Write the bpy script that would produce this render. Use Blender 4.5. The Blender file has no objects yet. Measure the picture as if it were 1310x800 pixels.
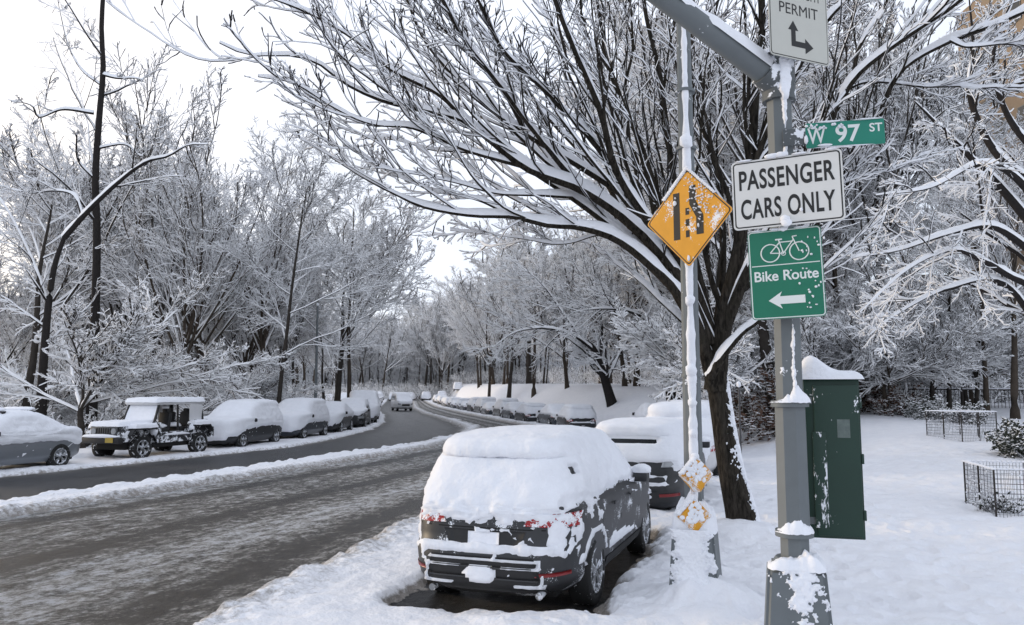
import bpy, bmesh, math, random
import numpy as np
from mathutils import Vector, Matrix

# ------------------------------------------------------------------ camera, sky, sun, exposure
sc = bpy.context.scene
COL = sc.collection
R = math.radians
CAM_H = 2.15
PITCH = math.atan(102 / 1000)
cam_d = bpy.data.cameras.new("camera")
cam = bpy.data.objects.new("camera", cam_d)
COL.objects.link(cam)
cam.location = (0, 0, CAM_H)
cam.rotation_euler = (math.pi / 2 + PITCH, 0, 0)
cam_d.sensor_width = 36
cam_d.lens = 36 * 1000 / 1310
cam_d.clip_start = 0.05
cam_d.clip_end = 3000
sc.camera = cam

SUN_EL, SUN_AZ = R(9), R(-72)          # azimuth from +Y towards +X
world = bpy.data.worlds.new("World")
sc.world = world
world.use_nodes = True
wn, wl = world.node_tree.nodes, world.node_tree.links
wn.clear()
w_out = wn.new("ShaderNodeOutputWorld")
w_bg = wn.new("ShaderNodeBackground")
sky = wn.new("ShaderNodeTexSky")
sky.sky_type = 'NISHITA'
sky.sun_disc = False
sky.sun_elevation = R(14)
sky.sun_rotation = SUN_AZ
w_tc = wn.new("ShaderNodeTexCoord")
w_noise = wn.new("ShaderNodeTexNoise")
w_noise.inputs['Scale'].default_value = 1.6
w_noise.inputs['Detail'].default_value = 5
w_noise.inputs['Distortion'].default_value = 0.4
w_ramp = wn.new("ShaderNodeValToRGB")
w_ramp.color_ramp.elements[0].position = 0.32
w_ramp.color_ramp.elements[0].color = (.55, .55, .55, 1)
w_ramp.color_ramp.elements[1].position = 0.66
w_ramp.color_ramp.elements[1].color = (1, 1, 1, 1)
w_mix = wn.new("ShaderNodeMix")
w_mix.data_type = 'RGBA'
w_mix.inputs[7].default_value = (8.4, 9.0, 10.3, 1)      # thin bright cloud
wl.new(w_tc.outputs['Generated'], w_noise.inputs['Vector'])
wl.new(w_noise.outputs['Fac'], w_ramp.inputs['Fac'])
wl.new(w_ramp.outputs['Color'], w_mix.inputs[0])
wl.new(sky.outputs[0], w_mix.inputs[6])
w_dot = wn.new("ShaderNodeVectorMath"); w_dot.operation = 'DOT_PRODUCT'
w_dot.inputs[1].default_value = (math.sin(R(-58)) * math.cos(R(6)), math.cos(R(-58)) * math.cos(R(6)), math.sin(R(6)))
wl.new(w_tc.outputs['Generated'], w_dot.inputs[0])
w_pw = wn.new("ShaderNodeMath"); w_pw.operation = 'POWER'; w_pw.inputs[1].default_value = 7
w_mx = wn.new("ShaderNodeMath"); w_mx.operation = 'MAXIMUM'; w_mx.inputs[1].default_value = 0
wl.new(w_dot.outputs['Value'], w_mx.inputs[0]); wl.new(w_mx.outputs[0], w_pw.inputs[0])
w_glow = wn.new("ShaderNodeMix"); w_glow.data_type = 'RGBA'
w_glow.inputs[7].default_value = (15.0, 13.0, 10.6, 1)       # brighter, warmer sky round the low sun
wl.new(w_pw.outputs[0], w_glow.inputs[0]); wl.new(w_mix.outputs[2], w_glow.inputs[6])
wl.new(w_glow.outputs[2], w_bg.inputs['Color'])
w_bg.inputs['Strength'].default_value = 0.10
wl.new(w_bg.outputs[0], w_out.inputs['Surface'])

sun_d = bpy.data.lights.new("sun", 'SUN')
sun_d.energy = 1.1
sun_d.angle = R(11)
sun_d.color = (1, .78, .52)
sun = bpy.data.objects.new("sun", sun_d)
COL.objects.link(sun)
sdir = Vector((math.sin(SUN_AZ) * math.cos(SUN_EL), math.cos(SUN_AZ) * math.cos(SUN_EL), math.sin(SUN_EL)))
sun.rotation_euler = sdir.to_track_quat('Z', 'Y').to_euler()

vs = sc.view_settings
vs.view_transform = 'Standard'
vs.look = 'None'
vs.exposure = 0.34
vs.gamma = 1
vs.use_curve_mapping = False
sc.cycles.max_bounces = 6
sc.cycles.diffuse_bounces = 4
sc.cycles.glossy_bounces = 2

# ------------------------------------------------------------------ pixel helpers (photo 1310x800)
CP, SP = math.cos(PITCH), math.sin(PITCH)
def ray(x, y):
    a, b = (x - 655) / 1000, (400 - y) / 1000
    return Vector((a, CP - b * SP, SP + b * CP))
def P(x, y, Y):
    r = ray(x, y)
    return Vector((r.x * Y / r.y, Y, CAM_H + r.z * Y / r.y))
def G(x, y, z=0.0):
    r = ray(x, y)
    k = (z - CAM_H) / r.z
    return Vector((r.x * k, r.y * k, z))

# ------------------------------------------------------------------ numpy noise
def _h(ix, iy, iz, s):
    n = (ix * 374761393 + iy * 668265263 + iz * 2147483647 + s * 974634777) & 0xFFFFFFFF
    n = ((n ^ (n >> 13)) * 1274126177) & 0xFFFFFFFF
    n = (n ^ (n >> 16)) & 0xFFFFFFFF
    return n / 4294967295.0
def vnoise(x, y, z=0.0, s=0):
    x, y, z = np.broadcast_arrays(np.asarray(x, float), np.asarray(y, float), np.asarray(z, float))
    ix, iy, iz = np.floor(x).astype(np.int64), np.floor(y).astype(np.int64), np.floor(z).astype(np.int64)
    fx, fy, fz = x - ix, y - iy, z - iz
    fx, fy, fz = (f * f * (3 - 2 * f) for f in (fx, fy, fz))
    r = 0
    for a in (0, 1):
        for b in (0, 1):
            for c in (0, 1):
                r = r + (fx if a else 1 - fx) * (fy if b else 1 - fy) * (fz if c else 1 - fz) * _h(ix + a, iy + b, iz + c, s)
    return r * 2 - 1
def fbm(x, y, z=0.0, s=0, o=4):
    r, a = 0, 1.0
    x, y, z = np.asarray(x, float), np.asarray(y, float), np.asarray(z, float)
    for i in range(o):
        r = r + a * vnoise(x * 2 ** i + 13.7 * i, y * 2 ** i + 7.1 * i, z * 2 ** i + 3.3 * i, s + i)
        a *= .5
    return r / 1.9
def sstep(a, b, x):
    t = np.clip((np.asarray(x, float) - a) / (b - a), 0, 1)
    return t * t * (3 - 2 * t)

# ------------------------------------------------------------------ materials
def newmat(name):
    m = bpy.data.materials.new(name)
    m.use_nodes = True
    nt = m.node_tree
    return m, nt, nt.nodes['Principled BSDF']
def N(nt, typ, **kw):
    n = nt.nodes.new(typ)
    for k, v in kw.items():
        if k.startswith('i_'):
            n.inputs[k[2:].replace('_', ' ')].default_value = v
        else:
            setattr(n, k, v)
    return n
def noise(nt, scale, detail=4, coord='Object', rough=.55, dist=0.0, vec=None):
    n = N(nt, 'ShaderNodeTexNoise')
    n.inputs['Scale'].default_value = scale
    n.inputs['Detail'].default_value = detail
    n.inputs['Roughness'].default_value = rough
    n.inputs['Distortion'].default_value = dist
    if vec is None:
        t = N(nt, 'ShaderNodeTexCoord')
        vec = t.outputs[coord]
    nt.links.new(vec, n.inputs['Vector'])
    return n.outputs['Fac']
def ramp(nt, fac, stops):
    r = N(nt, 'ShaderNodeValToRGB')
    e = r.color_ramp.elements
    while len(e) < len(stops):
        e.new(.5)
    for el, (p, c) in zip(e, stops):
        el.position = p
        el.color = (c, c, c, 1) if isinstance(c, (int, float)) else (*c, 1)
    nt.links.new(fac, r.inputs['Fac'])
    return r.outputs['Color']
def mixc(nt, fac, a, b):
    m = N(nt, 'ShaderNodeMix', data_type='RGBA')
    for s, v in ((0, fac), (6, a), (7, b)):
        if isinstance(v, (tuple, list)):
            m.inputs[s].default_value = (*v, 1) if len(v) == 3 else v
        elif isinstance(v, (int, float)):
            m.inputs[s].default_value = v
        else:
            nt.links.new(v, m.inputs[s])
    return m.outputs[2]
def mathn(nt, op, a, b=0.0, c=None):
    m = N(nt, 'ShaderNodeMath', operation=op)
    for i, v in enumerate((a, b, c)):
        if v is None: continue
        if isinstance(v, (int, float)): m.inputs[i].default_value = v
        else: nt.links.new(v, m.inputs[i])
    return m.outputs[0]
def bump(nt, bsdf, h, strength=.5, dist=.02):
    b = N(nt, 'ShaderNodeBump')
    b.inputs['Strength'].default_value = strength
    b.inputs['Distance'].default_value = dist
    nt.links.new(h, b.inputs['Height'])
    nt.links.new(b.outputs[0], bsdf.inputs['Normal'])
def snow_mat(name, col=(.84, .86, .92), rough=.7, bs=30, bstr=.5, dirt=None, coord='Object'):
    m, nt, b = newmat(name)
    f = noise(nt, bs, 6, coord)
    f2 = noise(nt, bs * .2, 3, coord)
    c = mixc(nt, ramp(nt, f2, [(.3, 0), (.7, 1)]), tuple(x * .94 for x in col), col)
    if dirt:
        d = ramp(nt, noise(nt, dirt[1], 8, coord, .7), [(dirt[2], 0), (dirt[3], 1)])
        c = mixc(nt, d, c, dirt[0])
    nt.links.new(c, b.inputs['Base Color'])
    b.inputs['Roughness'].default_value = rough
    b.inputs['Specular IOR Level'].default_value = .25
    bump(nt, b, mathn(nt, 'ADD', f, mathn(nt, 'MULTIPLY', f2, 2.0)), bstr, .03)
    return m
def plain(name, col, rough=.5, metal=0.0, var=.12, scale=8, spec=.5, bstr=0.0, coord='Object', coat=0.0):
    m, nt, b = newmat(name)
    f = noise(nt, scale, 5, coord)
    c = mixc(nt, f, tuple(max(0, x * (1 - var)) for x in col), tuple(min(1, x * (1 + var)) for x in col))
    nt.links.new(c, b.inputs['Base Color'])
    b.inputs['Roughness'].default_value = rough
    b.inputs['Metallic'].default_value = metal
    b.inputs['Specular IOR Level'].default_value = spec
    b.inputs['Coat Weight'].default_value = coat
    if bstr: bump(nt, b, f, bstr, .01)
    return m
def snow_speckled(name, col, rough=.5, metal=0.0, scale=14, lo=.56, hi=.6, fine=60, scol=(.84, .86, .9), stretch=(1, 1, 1), bstr=.4):
    """a surface with clinging patches of wind-blown snow"""
    m, nt, b = newmat(name)
    t = N(nt, 'ShaderNodeTexCoord')
    mp = N(nt, 'ShaderNodeMapping')
    mp.inputs['Scale'].default_value = stretch
    nt.links.new(t.outputs['Object'], mp.inputs['Vector'])
    a = noise(nt, scale, 3, vec=mp.outputs[0])
    c = noise(nt, fine, 5, vec=mp.outputs[0])
    s = mathn(nt, 'ADD', a, mathn(nt, 'MULTIPLY', mathn(nt, 'SUBTRACT', c, .5), .55))
    f = ramp(nt, s, [(lo, 0), (hi, 1)])
    v = mixc(nt, noise(nt, 5, 5), tuple(x * .8 for x in col), tuple(min(1, x * 1.15) for x in col))
    nt.links.new(mixc(nt, f, v, scol), b.inputs['Base Color'])
    r = mixc(nt, f, (rough,) * 3, (.8,) * 3)
    nt.links.new(r, b.inputs['Roughness'])
    b.inputs['Metallic'].default_value = metal
    bump(nt, b, f, bstr, .01)
    return m

M = {}
M['snow'] = snow_mat('snow_fresh', bs=26, bstr=.45)
M['snow_car'] = snow_mat('snow_on_car', (.87, .885, .93), bs=22, bstr=.4)
M['snow_twig'] = plain('snow_twig', (.88, .885, .90), .8, var=.05, spec=.2)
M['snow_limb'] = snow_mat('snow_limb', (.87, .88, .91), bs=16, bstr=.5)
def furrowed(name, col, sc_):
    m, nt, b = newmat(name)
    t = N(nt, 'ShaderNodeTexCoord'); mp = N(nt, 'ShaderNodeMapping'); mp.inputs['Scale'].default_value = (1, 1, .22)
    nt.links.new(t.outputs['Object'], mp.inputs['Vector'])
    f = noise(nt, sc_, 6, vec=mp.outputs[0], rough=.65, dist=.6)
    g = noise(nt, sc_ * .3, 4, vec=t.outputs['Object'])
    c = mixc(nt, ramp(nt, f, [(.38, 0), (.62, 1)]), tuple(x * .35 for x in col), tuple(x * 2.0 for x in col))
    c = mixc(nt, ramp(nt, g, [(.4, 0), (.7, .6)]), c, tuple(x * 1.3 for x in (col[0], col[1] * 1.05, col[2] * .95)))
    nt.links.new(c, b.inputs['Base Color'])
    b.inputs['Roughness'].default_value = .95; b.inputs['Specular IOR Level'].default_value = .1
    bump(nt, b, f, 1.0, .05)
    return m
M['bark_wood'] = plain('bark_of_the_wood', (.048, .042, .037), .95, var=.5, scale=8, spec=.1)
M['bark_furrow'] = furrowed('bark_furrowed', (.028, .024, .020), 26)
M['bark'] = plain('bark', (.026, .023, .022), .95, var=.5, scale=14, spec=.15, bstr=.8)
M['bark_brown'] = plain('bark_brown', (.062, .050, .040), .95, var=.45, scale=10, spec=.15, bstr=.8)
M['bark_snowy'] = snow_speckled('bark_snowy', (.034, .030, .027), .95, scale=2.5, lo=.60, hi=.64, fine=26, stretch=(1, 1, .5))
M['paint_dark'] = plain('paint_graphite', (.032, .033, .036), .45, .05, var=.15, coat=.12)
M['paint_frost'] = snow_speckled('paint_graphite_frosted', (.032, .033, .036), .45, .05, scale=4, lo=.62, hi=.68, fine=70, bstr=.15)
M['paint_black'] = plain('paint_black', (.011, .012, .014), .45, .05, var=.15, coat=.15)
M['paint_silver'] = plain('paint_silver', (.20, .215, .235), .4, .4, var=.06, coat=.4)
M['paint_white'] = plain('paint_white', (.62, .62, .63), .35, 0, var=.06, coat=.4)
M['paint_blue'] = plain('paint_blue_grey', (.022, .028, .038), .35, .3, var=.08, coat=.4)
M['paint_red'] = plain('paint_maroon', (.10, .02, .02), .35, .2, var=.08, coat=.4)
M['paint_grey'] = plain('paint_mid_grey', (.07, .072, .075), .4, .3, var=.08, coat=.4)
M['plastic'] = plain('black_plastic', (.016, .016, .017), .6, var=.3, scale=40)
M['rubber'] = snow_speckled('tyre_rubber', (.013, .013, .013), .85, scale=9, lo=.64, hi=.70, fine=50)
M['rim'] = snow_speckled('alloy_rim', (.26, .265, .27), .35, .7, scale=9, lo=.50, hi=.56, fine=50)
M['hub_dark'] = plain('wheel_well', (.008, .008, .008), .9)
M['glass'] = snow_speckled('window_glass', (.012, .014, .016), .12, scale=6, lo=.60, hi=.66, fine=34)
M['glass_clear'] = plain('dark_glass', (.012, .014, .016), .1, var=.1)
M['tail_red'] = snow_speckled('tail_lamp_red', (.33, .010, .014), .2, scale=12, lo=.47, hi=.55, fine=70)
M['reflector'] = plain('red_reflector', (.20, .012, .014), .3)
M['lamp_clear'] = plain('headlamp_lens', (.30, .31, .32), .15, .3)
M['steel'] = snow_speckled('galvanised_steel', (.135, .152, .160), .6, .05, scale=7, lo=.74, hi=.77, fine=40)
M['steel_snowy'] = snow_speckled('galvanised_steel_snow_caked', (.09, .10, .105), .62, .05, scale=8, lo=.56, hi=.60, fine=26)
M['box_green'] = snow_speckled('cabinet_green', (.005, .032, .020), .5, 0, scale=5, lo=.72, hi=.76, fine=60, stretch=(1.0, 1.0, .55))
M['box_green2'] = snow_speckled('cabinet_green_streaked', (.005, .032, .020), .5, 0, scale=22, lo=.54, hi=.60, fine=110, stretch=(1.0, 1.0, .3))
M['sticker'] = plain('worn_sticker', (.12, .15, .14), .8, var=.5, scale=30)
M['sign_back'] = plain('sign_aluminium', (.33, .34, .35), .5, .5)
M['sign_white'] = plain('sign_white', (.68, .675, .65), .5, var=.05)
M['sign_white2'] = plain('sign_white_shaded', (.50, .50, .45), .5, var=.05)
M['sign_black'] = plain('sign_black', (.012, .012, .012), .6)
M['sign_green'] = plain('sign_green', (.003, .155, .088), .45, var=.08)
M['sign_green2'] = plain('street_sign_green', (.003, .20, .135), .45, var=.08)
M['sign_yellow'] = snow_speckled('sign_yellow_snow', (.72, .32, .008), .5, scale=4.5, lo=.60, hi=.66, fine=70)
M['letter_white'] = plain('letter_white', (.72, .75, .73), .5, var=.04)
M['marker_yellow'] = snow_speckled('marker_yellow', (.72, .33, .012), .5, scale=10, lo=.50, hi=.62, fine=90)
M['wire'] = plain('fence_wire', (.05, .05, .055), .6, var=.3)
M['wood_dark'] = plain('dark_wood', (.035, .03, .027), .9, var=.3)
M['leaf_dark'] = plain('dark_leaf', (.018, .024, .014), .7, var=.4)
M['leaf_brown'] = plain('dry_brown_leaf', (.085, .045, .028), .8, var=.4, scale=20)

# asphalt and slush; uv.x = metres along the road, uv.y = metres from the kerb line
def slush_material():
    m, nt, b = newmat('slushy_asphalt')
    uv = N(nt, 'ShaderNodeUVMap', uv_map='UVMap')
    sep = N(nt, 'ShaderNodeSeparateXYZ')
    nt.links.new(uv.outputs[0], sep.inputs[0])
    mp = N(nt, 'ShaderNodeMapping')
    mp.inputs['Scale'].default_value = (.62, 1.0, 1)
    nt.links.new(uv.outputs[0], mp.inputs['Vector'])
    wig = noise(nt, .45, 3, vec=mp.outputs[0])
    v = mathn(nt, 'ADD', sep.outputs[1], mathn(nt, 'MULTIPLY', mathn(nt, 'SUBTRACT', wig, .5), .5))
    big = noise(nt, 1.1, 5, vec=mp.outputs[0], rough=.6)
    mid = noise(nt, 5.5, 6, vec=mp.outputs[0], rough=.65)
    fine = noise(nt, 17, 8, vec=uv.outputs[0], rough=.78)
    # slush amount from bands across the road (v), broken by noise
    mr = N(nt, 'ShaderNodeMapRange')
    mr.inputs['From Min'].default_value = -1
    mr.inputs['From Max'].default_value = 19
    nt.links.new(v, mr.inputs['Value'])
    def q(x): return (x + 1) / 20
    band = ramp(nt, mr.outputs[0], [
        (q(-.95), .0), (q(-.7), .10), (q(-.3), .60), (q(.22), .45), (q(.38), .12), (q(.62), .12), (q(.8), .45), (q(1.3), .74), (q(1.9), .80), (q(2.4), .58), (q(2.78), .44),  # first stops: bare wet asphalt, with shade under the nearest car painted in
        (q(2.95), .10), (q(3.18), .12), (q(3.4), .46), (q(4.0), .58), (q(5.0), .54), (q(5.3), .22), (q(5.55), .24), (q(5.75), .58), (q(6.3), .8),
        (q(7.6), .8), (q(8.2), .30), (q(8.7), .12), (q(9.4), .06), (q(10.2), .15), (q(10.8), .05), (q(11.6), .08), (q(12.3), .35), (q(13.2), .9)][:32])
    s = mathn(nt, 'ADD', band, mathn(nt, 'MULTIPLY', mathn(nt, 'SUBTRACT', big, .5), .7))
    mk = ramp(nt, mr.outputs[0], [(q(7.8), 1), (q(8.6), .35)])
    s = mathn(nt, 'ADD', s, mathn(nt, 'MULTIPLY', mathn(nt, 'MULTIPLY', mathn(nt, 'SUBTRACT', mid, .5), 2.2), mk))
    s = mathn(nt, 'ADD', s, mathn(nt, 'MULTIPLY', mathn(nt, 'MULTIPLY', mathn(nt, 'SUBTRACT', fine, .5), 2.4), mk))
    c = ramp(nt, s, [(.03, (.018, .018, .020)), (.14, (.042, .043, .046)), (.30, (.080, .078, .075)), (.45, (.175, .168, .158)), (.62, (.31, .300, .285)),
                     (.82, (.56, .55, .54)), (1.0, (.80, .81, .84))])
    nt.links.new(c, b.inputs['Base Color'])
    nt.links.new(ramp(nt, s, [(.1, .38), (.4, .62), (.8, .85)]), b.inputs['Roughness'])
    b.inputs['Specular IOR Level'].default_value = .35
    bump(nt, b, mathn(nt, 'ADD', mathn(nt, 'MULTIPLY', s, 1.2), fine), 1.0, .04)
    return m
M['slush'] = slush_material()

def ground_material():
    m, nt, b = newmat('snow_ground')
    at = N(nt, 'ShaderNodeAttribute', attribute_name='grime')
    t = N(nt, 'ShaderNodeTexCoord')
    vec = t.outputs['Object']
    f = noise(nt, 22, 6, vec=vec)
    f2 = noise(nt, 3.0, 4, vec=vec)
    f3 = noise(nt, 60, 4, vec=vec)
    g = mathn(nt, 'ADD', at.outputs['Fac'], mathn(nt, 'MULTIPLY', mathn(nt, 'SUBTRACT', noise(nt, 9, 8, vec=vec, rough=.75), .5), 1.3))
    gm = ramp(nt, g, [(.30, 0), (.66, 1)])
    c = mixc(nt, ramp(nt, f2, [(.3, 0), (.7, 1)]), (.80, .81, .85), (.86, .865, .895))
    c = mixc(nt, gm, c, mixc(nt, f3, (.10, .09, .08), (.42, .39, .36)))
    nt.links.new(c, b.inputs['Base Color'])
    b.inputs['Roughness'].default_value = .7
    b.inputs['Specular IOR Level'].default_value = .25
    h = mathn(nt, 'ADD', mathn(nt, 'MULTIPLY', f, .8), mathn(nt, 'MULTIPLY', f2, 2.2))
    bump(nt, b, h, .6, .035)
    return m
M['ground'] = ground_material()

# ------------------------------------------------------------------ object helpers
def tag(o, label=None, cat=None, group=None, kind=None):
    if label: o['label'] = label
    if cat: o['category'] = cat
    if group: o['group'] = group
    if kind: o['kind'] = kind
    return o
def thing(name, loc, label, cat, group=None, rz=0.0):
    o = bpy.data.objects.new(name, None)
    o.empty_display_size = .3
    COL.objects.link(o)
    o.location = loc
    o.rotation_euler = (0, 0, rz)
    return tag(o, label, cat, group)
def link(name, me, parent=None):
    o = bpy.data.objects.new(name, me)
    COL.objects.link(o)
    if parent: o.parent = parent
    return o
def raw_mesh(name, V, F, mats, mi=None, smooth=True):
    """V (n,3), F (m,4) int array (quads)  -> mesh"""
    V = np.ascontiguousarray(V, dtype=np.float32)
    F = np.ascontiguousarray(F, dtype=np.int32)
    me = bpy.data.meshes.new(name)
    me.vertices.add(len(V))
    me.vertices.foreach_set('co', V.ravel())
    k = F.shape[1]
    me.loops.add(F.size)
    me.loops.foreach_set('vertex_index', F.ravel())
    me.polygons.add(len(F))
    me.polygons.foreach_set('loop_start', np.arange(0, F.size, k, dtype=np.int32))
    me.polygons.foreach_set('loop_total', np.full(len(F), k, dtype=np.int32))
    if smooth: me.polygons.foreach_set('use_smooth', np.ones(len(F), dtype=bool))
    for m in mats: me.materials.append(m)
    if mi is not None: me.polygons.foreach_set('material_index', np.ascontiguousarray(mi, dtype=np.int32))
    me.update(calc_edges=True)
    me.validate()
    return me
def grid_faces(a, b, closed_b=False, closed_a=False):
    i, j = np.meshgrid(np.arange(a if closed_a else a - 1), np.arange(b if closed_b else b - 1), indexing='ij')
    i, j = i.ravel(), j.ravel()
    i2, j2 = (i + 1) % a, (j + 1) % b
    return np.stack([i * b + j, i2 * b + j, i2 * b + j2, i * b + j2], 1)
class MB:
    def __init__(s): s.bm = bmesh.new()
    def box(s, c, d, rot=None, bev=0.0):
        r = bmesh.ops.create_cube(s.bm, size=1)
        mt = Matrix.Translation(c) @ (rot if rot else Matrix()) @ Matrix.Diagonal((*d, 1))
        bmesh.ops.transform(s.bm, matrix=mt, verts=r['verts'])
        if bev:
            es = list({e for v in r['verts'] for e in v.link_edges})
            bmesh.ops.bevel(s.bm, geom=es, offset=bev, segments=2, affect='EDGES', profile=.6)
        return s
    def cone(s, p0, p1, r0, r1, n=16, caps=True):
        p0, p1 = Vector(p0), Vector(p1)
        d = p1 - p0
        mt = Matrix.Translation((p0 + p1) / 2) @ d.to_track_quat('Z', 'Y').to_matrix().to_4x4()
        bmesh.ops.create_cone(s.bm, segments=n, radius1=r0, radius2=r1, depth=d.length, matrix=mt, cap_ends=caps)
        return s
    def tube(s, pts, r, n=8):
        for a, b in zip(pts[:-1], pts[1:]): s.cone(a, b, r, r, n)
        return s
    def blob(s, c, d, sub=3, amp=.12, seed=0, flat=None):
        r = bmesh.ops.create_icosphere(s.bm, subdivisions=sub, radius=1)
        vs = r['verts']
        co = np.array([v.co[:] for v in vs])
        n = fbm(co[:, 0] * 1.7 + seed * 3.1, co[:, 1] * 1.7, co[:, 2] * 1.7, seed) * amp * 2
        for v, k in zip(vs, n):
            p = v.co * (1 + k)
            if flat is not None and p.z < flat: p.z = flat
            v.co = Vector((c[0] + p.x * d[0], c[1] + p.y * d[1], c[2] + p.z * d[2]))
        return s
    def poly(s, pts, thick=None, nrm=None):
        vs = [s.bm.verts.new(p) for p in pts]
        f = s.bm.faces.new(vs)
        if thick:
            r = bmesh.ops.extrude_face_region(s.bm, geom=[f])
            mv = Vector(nrm) * thick
            for v in r['geom']:
                if isinstance(v, bmesh.types.BMVert): v.co += mv
        return s
    def build(s, name, mat, parent=None, smooth=False, ang=35):
        bmesh.ops.recalc_face_normals(s.bm, faces=s.bm.faces)
        me = bpy.data.meshes.new(name)
        s.bm.to_mesh(me)
        s.bm.free()
        me.materials.append(mat)
        if smooth:
            me.polygons.foreach_set('use_smooth', np.ones(len(me.polygons), dtype=bool))
            me.set_sharp_from_angle(angle=R(ang))
        return link(name, me, parent)
def copy_tree(o, parent=None):
    c = o.copy()
    COL.objects.link(c)
    c.parent = parent
    for ch in list(o.children): copy_tree(ch, c)
    return c

# ------------------------------------------------------------------ lie of the land
_Y = [-15, 0, 7.3, 10.1, 13.7, 20, 26, 33, 40, 48, 58, 80, 110, 160, 200]
_XR = [-5.4, -3.9, -3.05, -2.55, -1.75, .1, 1.7, 2.5, 2.4, 1.4, -.9, -5.2, -10.5, -18, -24]
_YM = [-15, 0, 5, 13.3, 19.2, 24.7, 31, 40, 48, 60, 80, 110, 160, 200]
_XM1 = [-19, -13.5, -11.9, -8.8, -6.7, -4.85, -2.9, -1.5, -1.7, -3.8, -8.2, -13, -19.5, -25.5]
_XM0 = [-21, -15.4, -13.8, -10.7, -8.7, -6.9, -4.7, -2.9, -3.1, -5.2, -9.2, -14, -20.3, -26]
_YL = [-15, 0, 10, 19.7, 24, 31, 37, 45, 56, 75, 100, 150, 200]
_XL = [-22.5, -19.2, -16.1, -13.0, -11.2, -8.6, -8.0, -7.9, -8.9, -12, -17, -24, -31]
def XR(y): return np.interp(y, _Y, _XR)
def XM1(y): return np.interp(y, _YM, _XM1)
def XM0(y): return np.interp(y, _YM, _XM0)
def XL(y): return np.interp(y, _YL, _XL)
def base(x, y):
    x, y = np.asarray(x, float), np.asarray(y, float)
    b = .00012 * np.clip(y - 110, 0, 1e4) ** 2
    b = np.minimum(b, 6)
    D = x - XR(y) - 7
    rise = .085 * np.clip(y - 13, 0, 1e4) * sstep(-1, 4.5, D)
    cap = 1.9 + 1.5 * sstep(40, 75, y)
    rise = cap * (1 - np.exp(-rise / cap))
    DL = XL(y) - 3.5 - x
    left = -.9 * sstep(0, 14, DL) + .6 * sstep(25, 80, DL)
    return b + rise + left
_fr = random.Random(21)
FEET = []
for (x0, y0, x1, y1, m) in ((2.7, 4.6, 5.2, 22, 27), (3.3, 4.4, 7.6, 20, 26), (1.5, 4.6, 2.6, 11, 11), (3.8, 5.2, 3.5, 15, 15)):
    for k in range(m):
        t = k / (m - 1)
        FEET.append((x0 + (x1 - x0) * t + (.12 if k % 2 else -.12) + _fr.uniform(-.06, .06) + .25 * math.sin(t * 5), y0 + (y1 - y0) * t + _fr.uniform(-.08, .08), _fr.uniform(.6, 1.1)))
CAR0 = (.50, 9.82, R(20))     # nearest car: x, y, angle of its road direction from +Y
def ground_h(x, y):
    x, y = np.asarray(x, float), np.asarray(y, float)
    n1 = fbm(x * .9, y * .9, 0, 5)
    n2 = fbm(x * 3.5, y * 3.5, 0, 9)
    n3 = fbm(x * .25, y * .25, 0, 15)
    e = n1 * .16 + n2 * .10 + fbm(x * 11, y * 11, 0, 61) * .06
    dR = x - XR(y) + e
    dM = np.minimum(XM1(y) - x, x - XM0(y)) + e * 1.3
    dL = XL(y) - x + e * 1.2
    d = np.maximum(np.maximum(dR, dM), dL)
    bank = np.exp(-((d - .45) / .35) ** 2)
    kerb = sstep(2.6, 3.1, np.maximum(dR, dL - 0))
    hgt = .10 + .10 * kerb + bank * (.025 + .05 * n2) + .035 * n1 + .022 * n2 + .05 * n3 * kerb
    lump = fbm(x * 7, y * 7, 0, 31)
    hgt = hgt + .030 * lump * np.exp(-((d - .4) / .6) ** 2) + .011 * lump + .02 * np.clip(fbm(x * 1.7, y * 1.7, 0, 44), 0, 1)
    # smaller relief in the median
    s = sstep(-.04, .42, d)
    z = -.07 + s * (hgt + .07)
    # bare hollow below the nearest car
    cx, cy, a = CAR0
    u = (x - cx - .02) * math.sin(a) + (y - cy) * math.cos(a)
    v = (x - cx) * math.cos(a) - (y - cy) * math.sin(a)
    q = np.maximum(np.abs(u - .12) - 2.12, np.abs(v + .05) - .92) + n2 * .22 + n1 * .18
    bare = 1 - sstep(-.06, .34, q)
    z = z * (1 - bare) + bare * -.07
    side = (XM1(y) - x < 1.3) & (XM0(y) < x)
    grime = np.exp(-np.clip(d, 0, 9) / np.where(side, .7, .28)) * .85 + np.where(d < 0.03, .3, 0)
    grime = np.maximum(grime, .55 * sstep(.02, .0, q) * 0)
    grime = np.maximum(grime, 0) 
    gb = .75 * sstep(0, .5, bare) * (bare < .999)
    # drifts round pole feet
    for (px, py, rr, hh) in ((1.83, 7.6, .42, .26), (2.02, 5.55, .45, .20), (3.17, 11.3, .6, .18)):
        rr2 = (x - px) ** 2 + (y - py) ** 2
        z = z + hh * np.exp(-rr2 / rr ** 2)
    near = (y > 3.5) & (y < 24) & (x > .5) & (x < 9)
    if near.any():
        xn, yn = x[near], y[near]; dz = np.zeros_like(xn)
        for fx, fy, fa in FEET:
            q = ((xn - fx) / .085) ** 2 + ((yn - fy) / .16) ** 2
            dz += fa * (-.085 * np.exp(-q ** 1.5) + .018 * np.exp(-(q - 2.2) ** 2))
        z = z.copy(); z[near] += dz
    # trodden dents on the footway
    foot = sstep(.3, 1.0, dR - 2.6) * sstep(30, 15, y)
    z = z - .045 * foot * sstep(.15, .5, fbm(x * 2.6, y * 2.6, 0, 77)) + .022 * foot * n2 + .01 * foot * lump 
    return base(x, y) + z, np.maximum(grime, gb), d

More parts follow.
